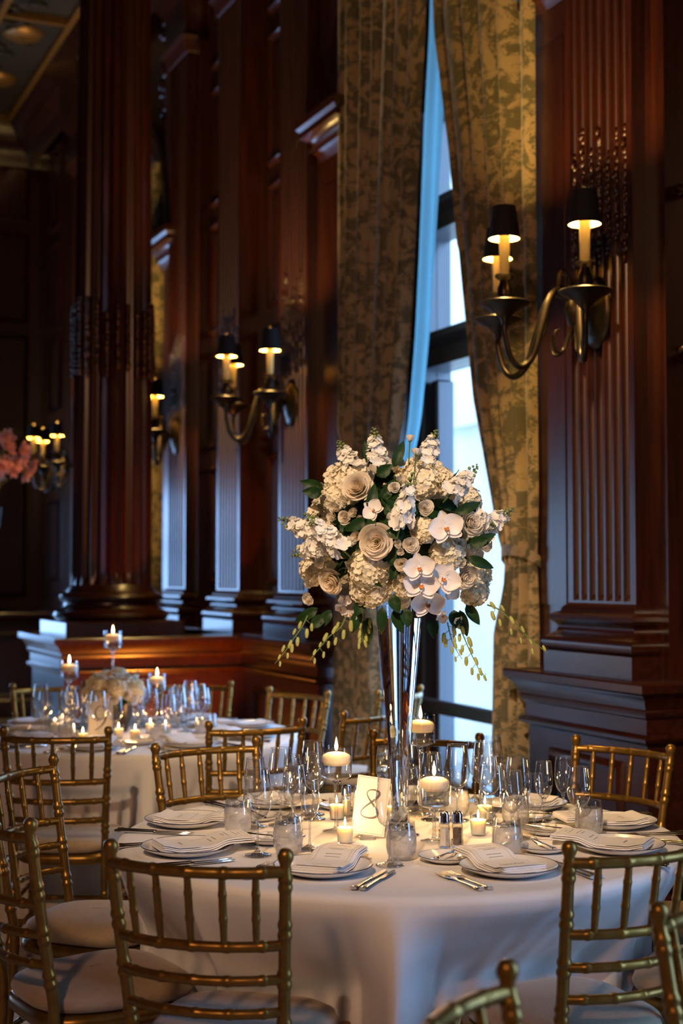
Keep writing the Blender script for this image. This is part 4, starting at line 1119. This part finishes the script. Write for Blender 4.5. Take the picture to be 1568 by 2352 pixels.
def orchid_mesh(name, R, seed):
    b = MB()
    for a in (.18, -.18+PI): disc_petal(b, Rz(a-PI/2) @ Matrix.Rotation(.12,4,'X'), R*1.05, R*.62, R*.22)
    for a in (PI/2, PI*1.24, PI*1.76): disc_petal(b, Tr(0,0,-.06*R) @ Rz(a-PI/2) @ Matrix.Rotation(.05,4,'X'), R*.98, R*.36, R*.18)
    for a in (-.5, .5): disc_petal(b, Tr(0,-.05*R,.06*R) @ Rz(PI+a) @ Matrix.Rotation(.9,4,'X'), R*.34, R*.14, R*.12, 1, 4)
    disc_petal(b, Tr(0,-.02*R,.05*R) @ Rz(PI) @ Matrix.Rotation(.55,4,'X'), R*.46, R*.10, R*.1, 0, 4)
    b.ball((0,.02*R,.1*R), R*.07, R*.09, R*.12, 8, 5)
    return b.mesh(name, [M['orchid'], M['lip']], 180)
def stock_mesh(name, L_, R, seed, nfl=20, taper=True):
    """spike along +z from 0 to L_, florets below, buds at the tip"""
    rr = random.Random(seed); b = MB()
    b.tube([(0,0,-.04),(0,0,L_*.5),(.004,0,L_)], [.0028,.0024,.0012], 6, mi=1)
    for i in range(nfl):
        t = i/nfl; z = L_*.72*t; a = i*2.4; r = R*(1-.45*t)
        d = Vector((math.cos(a), math.sin(a), .10+.4*t)).normalized(); p = Vector((0,0,z))+d*r*.62
        for k in range(2):
            floret(b, Tr(p+d*.003*k) @ face((d+Vector((rr.uniform(-.4,.4),rr.uniform(-.4,.4),rr.uniform(-.3,.3)))).normalized(), rr.random()*6), r*.68*rr.uniform(.9,1.15)*(1-.25*k), 5, 0, .28, rr)
    for i in range(9):
        t = i/8; z = L_*(.74+.26*t); a = i*2.1; r = R*.42*(1-.75*t); s_ = .0058*(1-.5*t)
        p = (r*math.cos(a), r*math.sin(a), z); b.tube([(0,0,z-.006),p], .0009, 4, mi=1)
        b.ball(p, s_, s_, s_*1.35, 6, 5, mi=2)
    return b.mesh(name, [M['stock'], M['stalk'], M['budg']], 180)
def leaf_mesh(name, L_, Wd, bend):
    b = MB()
    def fn(u, v):
        t = (u-.5)*2; w = Wd*math.sin(PI*v**.8)**.8*(1-.1*v)
        return (t*w, L_*v*math.cos(bend*v*.5), -L_*math.sin(bend*v)*v*.5+abs(t)*w*.35+.002*math.sin(14*v+3*t))
    b.grid(fn, 4, 8); return b.mesh(name, [M['leaf']], 180)
ROSE = [rose_mesh('rose', 1.0, M['rose'], 1), rose_mesh('rose', 1.0, M['rosew'], 2, .9), rose_mesh('rose', 1.0, M['rosew'], 3, .62)]
HYD = [hydrangea_mesh('hydrangea', 1.0, s) for s in (1,2,3)]
ORC = [orchid_mesh('orchid', 1.0, 1)]
STK = [stock_mesh('stock', .15, .036, s) for s in (1,2)]
LEAF = [leaf_mesh('leaf', .072, .017, .7), leaf_mesh('leaf', .055, .018, .3), leaf_mesh('leaf', .085, .016, 1.0)]
arr = thing('flower_arrangement', 'large round arrangement of white roses, hydrangeas and orchids atop the tall vase', 'flowers', (vx,vy,Z+VH-.01))
C = Vector((vx,vy,1.598)); RX, RZ_ = .258, .225
ORG = Vector((vx,vy,Z+VH-.01)); EYE = Vector((0,0,HEAD))
def on_dome(px, py, k=1.0):
    """where the line of sight meets the dome of flowers (scaled by k); outside it, the nearest rim point"""
    d = ray(px, py); o = EYE-C; S_ = Vector((1/(RX*k),1/(RX*k),1/(RZ_*k)))
    dd = Vector((d.x*S_.x,d.y*S_.y,d.z*S_.z)); oo = Vector((o.x*S_.x,o.y*S_.y,o.z*S_.z))
    a = dd.dot(dd); b = 2*dd.dot(oo); c = oo.dot(oo)-1; D = b*b-4*a*c
    t = (-b-math.sqrt(D))/(2*a) if D > 0 else -b/(2*a)
    return EYE+d*t
def add_fl(name, me, P, d, R, spin=None, rr=random.Random(5)):
    A = Tr(P-ORG) @ face(d, rr.random()*6 if spin is None else spin) @ Matrix.Scale(R, 4)
    return inst(name, me, arr, M=A)
zx = lambda x, y: (600+x/2.306, 950+y/2.306)
PXM = 3.85/F/2.306           # metres per zoomed pixel at the flowers
fwd = Vector((sy,cy,0))
def flower(name, me, x, y, r, k=1.0, toward=.35, spin=None):
    P = on_dome(*zx(x,y), k); n = (P-C).normalized(); d = (n*(1-toward)-ray(*zx(x,y)).normalized()*toward).normalized()
    return add_fl(name, me, P-d*r*PXM*.35, d, r*PXM, spin)
for i, (x,y,r) in enumerate([(450,350,120),(860,340,105),(960,350,85),(560,830,108),(570,930,112),(1000,740,92),(1160,880,88),(1150,960,78),(1120,450,72),(300,690,92),(255,840,80),(865,620,66),(765,920,66),(300,540,92),(370,430,80),(740,1000,50)]):
    flower('hydrangea', HYD[i % 3], x, y, r, .93)
for i, (x,y,r,v) in enumerate([(505,385,82,0),(605,680,92,0),(365,895,72,0),(1120,580,72,1),(1085,870,70,1),(312,790,40,2),(1190,700,46,2),(1150,750,40,2)]):
    flower('rose', ROSE[v], x, y, r, 1.03, .45)
for i, (x,y,r) in enumerate([(705,390,34),(440,460,36),(388,500,40),(438,548,40),(487,525,34),(500,650,36),(792,695,48),(720,690,30),(738,730,28),(742,800,42),(372,545,36),(740,262,30),(870,500,46),(745,870,36),(520,560,30),(1055,690,34),(735,350,30),(250,900,36),(245,985,40),(1060,790,36)]):
    flower('spray_rose', ROSE[2 if i % 3 else 1], x, y, r, 1.0, .5)
for x, y, r in ((787,135,32),(820,208,34)):
    P = on_dome(*zx(x,y), 1.3); add_fl('rose_bud', ROSE[2], P, Vector((0,0,1)), r*PXM)
    a = P-ORG; MB().tube([a, a*.75+Vector((0,0,-.03)), Vector((a.x*.4,a.y*.4,a.z-.16))], .002, 6).build('stem', M['stalk'], arr)
for x, y, r, spn in ((975,605,96,.3),(835,815,84,.2),(845,905,96,-.1),(965,870,92,-.5),(880,1005,92,.1),(1000,930,60,-1.1),(590,510,60,.9)):
    P = on_dome(*zx(x,y), 1.08); d = ((P-C).normalized()*.35-ray(*zx(x,y)).normalized()*.65+Vector((0,0,.05))).normalized()
    up = Vector((0,0,1)); xa = up.cross(d).normalized(); ya = d.cross(xa)
    A = Matrix((( xa.x,ya.x,d.x,0),(xa.y,ya.y,d.y,0),(xa.z,ya.z,d.z,0),(0,0,0,1)))
    inst('orchid', ORC[0], arr, M=Tr(P-ORG) @ A @ Rz(spn) @ Matrix.Scale(r*PXM,4))
for i, (xt,yt,xb,yb,k) in enumerate([(595,75,612,260,1.05),(930,85,865,250,1.05),(405,145,490,290,1.0),(90,555,300,640,1.0),(1145,275,1000,430,1.0),(1335,500,1170,620,1.0),(158,752,330,690,1.0),(805,310,735,590,1.06),(228,530,430,720,1.06),(1240,600,1130,560,1.0)]):
    Bp = on_dome(*zx(xb,yb), k); d2 = ray(*zx(xt,yt)); dist = (Bp-EYE).dot(fwd)/d2.dot(fwd)
    Tp = EYE+d2*(dist+(-.02 if k > 1.03 and i > 6 else .0)); v = Tp-Bp
    A = Tr(Bp-ORG) @ face(v.normalized(), i) @ Matrix.Diagonal((1,1,v.length/.15,1))
    inst('stock_spike', STK[i % 2], arr, M=A)
# leaves: placed ones and a filling of foliage behind the flowers
for i, (x,y,ang,k) in enumerate([(590,270,1.9,1.05),(610,330,.6,1.05),(700,285,1.2,1.03),(330,400,2.8,1.1),(320,425,3.0,1.12),(575,520,1.4,1.06),(560,560,3.6,1.0),(690,960,-1.2,1.0),(640,1020,-1.6,1.06),(700,1040,-1.2,1.08),(760,1030,-1.4,1.08),(560,1080,-1.5,1.08),(520,1040,-1.9,1.05),(905,1090,-1.5,1.08),(1050,1040,-1.3,1.05),(1085,1010,-1.0,1.05),(1020,1040,-1.5,1.05),(300,1030,-2.6,1.05),(370,1040,-2.2,1.05),(330,1070,-2.4,1.08),(1020,530,.4,.95),(1120,700,.5,1.05),(1100,690,.2,1.05),(1090,760,-.4,1.0),(640,420,-1,.95),(760,640,3.0,1.0),(690,810,1.6,.98),(690,880,1.2,.98),(650,600,1.5,.9),(630,470,1.0,.9),(720,600,2.0,.9),(540,980,-2,.98)]):
    P = on_dome(*zx(x,y), k); d = ray(*zx(x,y)); right = d.cross(Vector((0,0,1))).normalized(); up = right.cross(d).normalized()
    ya = (right*math.cos(ang)+up*math.sin(ang)-d.normalized()*.15).normalized(); za = (-d-ya*(-d).dot(ya)).normalized(); xa = ya.cross(za)
    A = Matrix(((xa.x,ya.x,za.x,0),(xa.y,ya.y,za.y,0),(xa.z,ya.z,za.z,0),(0,0,0,1)))
    inst('leaf', LEAF[i % 3], arr, M=Tr(P-ORG) @ A)
MB().ball(tuple(C-ORG), .17, .17, .15, 16, 10).build('foliage_core', M['leaf'], arr, smooth=180)
rr = random.Random(21); ga = PI*(3-math.sqrt(5))
for i in range(150):
    z = 1-1.85*(i+.5)/150; r = math.sqrt(max(0,1-z*z)); a = ga*i; d = Vector((r*math.cos(a), r*math.sin(a), z))
    P = C+Vector((d.x*RX,d.y*RX,d.z*RZ_))*rr.uniform(.62,.86); dd = (d*.5+Vector((rr.uniform(-1,1),rr.uniform(-1,1),rr.uniform(-1,1)))).normalized()
    inst('leaf', LEAF[i % 3], arr, M=Tr(P-ORG) @ face(dd, rr.random()*6))
# flowers on the far side of the dome
for i in range(26):
    a = YAW*-1+PI/2+rr.uniform(-1.25,1.25); el = rr.uniform(-.55,1.2); d = Vector((math.cos(a)*math.cos(el), math.sin(a)*math.cos(el), math.sin(el)))
    P = C+Vector((d.x*RX,d.y*RX,d.z*RZ_))*.95
    if i % 2: add_fl('hydrangea', HYD[i % 3], P, d, .062)
    else: add_fl('rose', ROSE[i % 2], P, d, .045)
# trailing orchid sprays with yellow-green buds
def spray(pts, seed, mat_='bud', k=1.0):
    rr = random.Random(seed); W_ = []
    base = on_dome(*zx(*pts[0]), 1.0)
    depth = (base-EYE).dot(fwd)
    for x, y in pts:
        d = ray(*zx(x,y)); W_.append(EYE+d*(depth/d.dot(fwd))-ORG)
    path = bez(W_, 6); n = len(path); root = thing('orchid_spray'); root.parent = arr
    MB().tube(path, [.0024-.0016*i/n for i in range(n)], 6).build('stem', M['stalk'], root)
    for i in range(2, n-1, 2):
        t = i/n; side = 1 if (i//2) % 2 else -1; T_ = (path[i+1]-path[i-1]).normalized()
        q = T_.cross(fwd).normalized()*side; s_ = (.0105*(1-.5*t)+.002)*k*rr.uniform(.8,1.2)
        e = path[i]+q*(.016*(1-.4*t)*rr.uniform(.5,1.3))+Vector((0,0,-.006*rr.uniform(.2,1.8)))
        b = MB(); b.tube([path[i], path[i]+q*.008+T_*.003, e], .0009, 5, mi=1)
        b.ball((0,0,0), s_*.58, s_*.50, s_*1.30, 8, 6, Tr(e+Vector((0,0,-s_*.6))) @ face((T_*.5+q*.2+Vector((0,0,-.8))).normalized()), 0)
        b.build('bud', [M[mat_], M['stalk']], root, smooth=180)
spray([(245,1070),(215,1130),(165,1200),(125,1260),(70,1325)], 1)
spray([(450,1070),(420,1130),(360,1180),(310,1240),(255,1305)], 2)
spray([(1195,1012),(1260,1040),(1340,1110),(1420,1190),(1515,1270)], 3)
spray([(1040,1100),(1075,1190),(1110,1270),(1150,1350),(1188,1395)], 4)
spray([(985,1105),(1000,1170),(1020,1230),(1062,1300)], 5)
spray([(545,1060),(540,1120),(535,1180),(542,1215)], 6)
for x, y in ((420,1040),(470,1070),(960,1080),(1050,1110),(440,990)):
    flower('dendrobium_bloom', ORC[0], x, y, 40, 1.04, .6)
# ================================================================== table nine and what stands beyond it
def simple_glass(name, pr):
    """one-mesh version of a glass for the out-of-focus table"""
    b = MB()
    for ch in pr.children:
        me = ch.data; b.add([tuple(v.co) for v in me.vertices], [tuple(p.vertices) for p in me.polygons])
    o = b.build(name, M['glass'], None, 180); return o
def water_simple():
    b = MB()
    b.lathe([(.026,.001),(.037,.016),(.0395,.034),(.0390,.055),(.0335,.096)], 24); b.lathe([(.001,.004),(.036,.018),(.038,.034),(.0375,.055),(.0350,.074),(.001,.0745)], 24, mi=1)
    return b.build('water_tumbler', [M['glass'], M['ice']], None, 180)
def place9(k):
    if k == 6: return 'nearest the number 9 card'
    d = (k-6) % 9
    return ('%s place%s past 9 card toward window' % (WORD[d], '' if d == 1 else 's')) if d <= 4 else ('%s place%s past 9 card away from window' % (WORD[9-d], '' if d == 8 else 's'))
SEAT9 = [2,42,82,122,162,202,242,281,321]
PR9 = {'r':simple_glass('red_wine_glass',RED),'w':simple_glass('white_wine_glass',WHITE),'u':simple_glass('tulip_glass',TULIP),'t':water_simple()}
LB9 = {'r':('large wine glass, table nine, ','wine glass'),'w':('medium wine glass, table nine, ','wine glass'),'u':('slim tulip glass, table nine, ','wine glass'),'t':('tumbler of iced water, table nine, ','glass')}
MOV9, FIX9, BR9 = [], [], []
C9 = Vector(at_table(262,1681))
FIX9 += [(C9.x,C9.y,.165)]
card9 = at_table(230,1700); FIX9.append((card9[0],card9[1],.058))
HOLD9 = [(158,1672,.315,'floating candle on table nine left of the tall one, before the flower dome'),(258,1665,.45,'tallest floating candle on table nine, rising behind the flower dome'),(360,1664,.245,'shortest-stemmed floating candle on table nine, right of the flower dome')]
for px, py, h, lb in HOLD9:
    q = at_table(px,py); FIX9.append((q[0],q[1],.046)); candle_holder(q, lb, h, .085, .044, 'floating candles on table nine', .45)
for i, (px, py) in enumerate([(126,1684),(272,1696),(345,1684),(380,1688),(190,1708),(310,1700)]):
    q = at_table(px,py); FIX9.append((q[0],q[1],.025)); votive(q, 'lit votive candle on table nine, %s counted from the window' % ['sixth','fourth','second','first','fifth','third'][i], 'votive candles on table nine', .4)
for k, deg in enumerate(SEAT9):
    f, s, rz = seat_frame(T9, deg); P = T9-f*.60; P = Vector((P.x,P.y,Z))
    put(PLATE, USED, P, rz, 'white dinner plate, table nine, '+place9(k), 'dinner plates on table nine')
    put(NAP, USED, P+f*.040+Vector((0,0,.0058)), rz, 'folded white napkin, table nine, '+place9(k), 'napkins on table nine')
    for i in (0,1):
        put(FORK, USED, P+s*(-.139-.0245*i)-f*.045, rz, '%s fork, table nine, %s' % (('inner','outer')[i], place9(k)), 'forks on table nine')
        put(KNIFE, USED, P+s*(.138+.022*i)-f*.050, rz, '%s knife, table nine, %s' % (('inner','outer')[i], place9(k)), 'knives on table nine')
    setting_obstacles(FIX9, P, f, s, -.045); FIX9 += napkin_end(P, f, s)
    b9 = P+s*-.150+f*.185; BR9.append([b9.x,b9.y,.0735,rz,place9(k)])
    for typ, ds, df in (('t',.16,.17),('r',.09,.25),('w',.165,.27),('u',.10,.33)):
        q = P+s*ds+f*df; MOV9.append([q.x,q.y,GR[typ],typ,place9(k)])
relax(BR9, FIX9, T9)
for x, y, r, rz, where in BR9:
    put(BREAD, USED, (x,y,Z), rz, 'small bread plate, table nine, '+where, 'bread plates on table nine'); FIX9.append((x,y,.0735))
relax(MOV9, FIX9, T9)
for x, y, r, typ, where in MOV9:
    o = PR9[typ] if PR9[typ].name not in USED else PR9[typ].copy()
    if PR9[typ].name in USED: COL.objects.link(o)
    USED.add(PR9[typ].name); o.location = (x,y,Z)
    tag(o, LB9[typ][0]+where, LB9[typ][1], {'r':'large wine glasses on table nine','w':'medium wine glasses on table nine','u':'tulip glasses on table nine','t':'iced water tumblers on table nine'}[typ])
number_card(9, card9, -YAW+.05, 'white card printed with the number 9 before the flower dome', .105, .165, .15, .0)
# low dome of flowers
arr9 = thing('flower_arrangement', 'low dome of white roses and hydrangeas on the number 9 table', 'flowers', (C9.x,C9.y,Z))
MB().lathe([(.05,.0),(.06,.004),(.075,.06),(.085,.14),(.001,.14)], 24).build('bowl', M['bronze'], arr9)
rr = random.Random(8); ga = PI*(3-math.sqrt(5))
for i in range(34):
    z = 1-1.15*(i+.5)/34; r = math.sqrt(max(0,1-z*z)); a = ga*i; d = Vector((r*math.cos(a), r*math.sin(a), z))
    P = Vector((d.x*.108,d.y*.108,.165+d.z*.085)); me = HYD[i % 3] if i % 3 == 0 else ROSE[i % 2]
    inst('hydrangea' if i % 3 == 0 else 'rose', me, arr9, M=Tr(P) @ face(d, rr.random()*6) @ Matrix.Scale(.047 if i % 3 == 0 else .036, 4))
for i in range(40):
    a = rr.random()*6.28; el = rr.uniform(-.5,.9); d = Vector((math.cos(a)*math.cos(el), math.sin(a)*math.cos(el), math.sin(el)))
    inst('leaf', LEAF[i % 3], arr9, M=Tr(Vector((d.x*.07,d.y*.07,.17+d.z*.06))) @ face((d+Vector((rr.uniform(-.6,.6),rr.uniform(-.6,.6),rr.uniform(-.2,.6)))).normalized(), rr.random()*6))
for i in range(4):
    a = i*1.7; inst('stock_spike', STK[i % 2], arr9, M=Tr(.07*math.cos(a),.07*math.sin(a),.19) @ face((.5*math.cos(a),.5*math.sin(a),1)) @ Matrix.Scale(.7,4))
# pink blossoms on a tall stand before the column
bx = onz(-30, 1035, HEAD+.80); d = ray(-30,1035); bp = EYE+d*(9.4/d.dot(fwd))
bl = thing('blossom_arrangement', 'pink blossoms on a tall stand beside the round column', 'flowers', (bp.x,bp.y,0))
MB().lathe([(.16,0),(.16,.01),(.03,.03),(.018,.06),(.018,1.65),(.05,1.70),(.09,1.80),(.10,1.92),(.09,1.92)], 20).build('stand', M['bronze'], bl)
def blossom_mesh(seed):
    rr = random.Random(seed); b = MB()
    for k in range(5): disc_petal(b, Rz(2*PI*k/5) @ Matrix.Rotation(.35,4,'X'), 1.0, .36, .25, 0, 5)
    for k in range(5): disc_petal(b, Rz(2*PI*k/5+.6) @ Matrix.Rotation(.9,4,'X'), .7, .28, .25, 0, 4)
    return b.mesh('blossom', [M['pink']], 180)
BLO = [blossom_mesh(1)]
rr = random.Random(13)
for i in range(46):
    a = rr.random()*6.28; el = rr.uniform(-.5,1.3); R = rr.uniform(.16,.30)
    dd = Vector((math.cos(a)*math.cos(el), math.sin(a)*math.cos(el), math.sin(el)*.85)); P = Vector((0,0,2.22))+dd*R*1.0
    inst('blossom', BLO[0], bl, M=Tr(P) @ face((dd+Vector((rr.uniform(-.5,.5),rr.uniform(-.5,.5),rr.uniform(-.5,.5)))).normalized(), rr.random()*6) @ Matrix.Scale(rr.uniform(.055,.08),4))
    if i % 3 == 0: MB().tube([(0,0,1.9),(dd.x*.1,dd.y*.1,2.08),tuple(P)], .004, 5).build('branch', M['stalk'], bl)
# unseen floor lamp added to wash the pedestal in amber
up = thing('added_uplight', 'small black lamp added unseen behind table nine to tint the pedestal amber', 'uplight', (2.70,8.20,0), 0)
MB().bbox(-.07,.07,-.07,.07,0,.06,.01).build('base', M['shade'], up)
MB().lathe([(.05,.06),(.06,.07),(.06,.15),(.05,.15),(.045,.12),(.001,.12)], 20).build('can', M['shade'], up)
l = bpy.data.lights.new('added_amber_light', 'SPOT'); l.energy = 150; l.color = (1.0,.28,.03); l.spot_size = 1.7; l.spot_blend = .6; l.shadow_soft_size = .04
o = bpy.data.objects.new('added_amber_light', l); COL.objects.link(o); o.parent = up; o.matrix_local = Tr(0,0,.17) @ face(-Vector((-.25,.72,.75)).normalized())
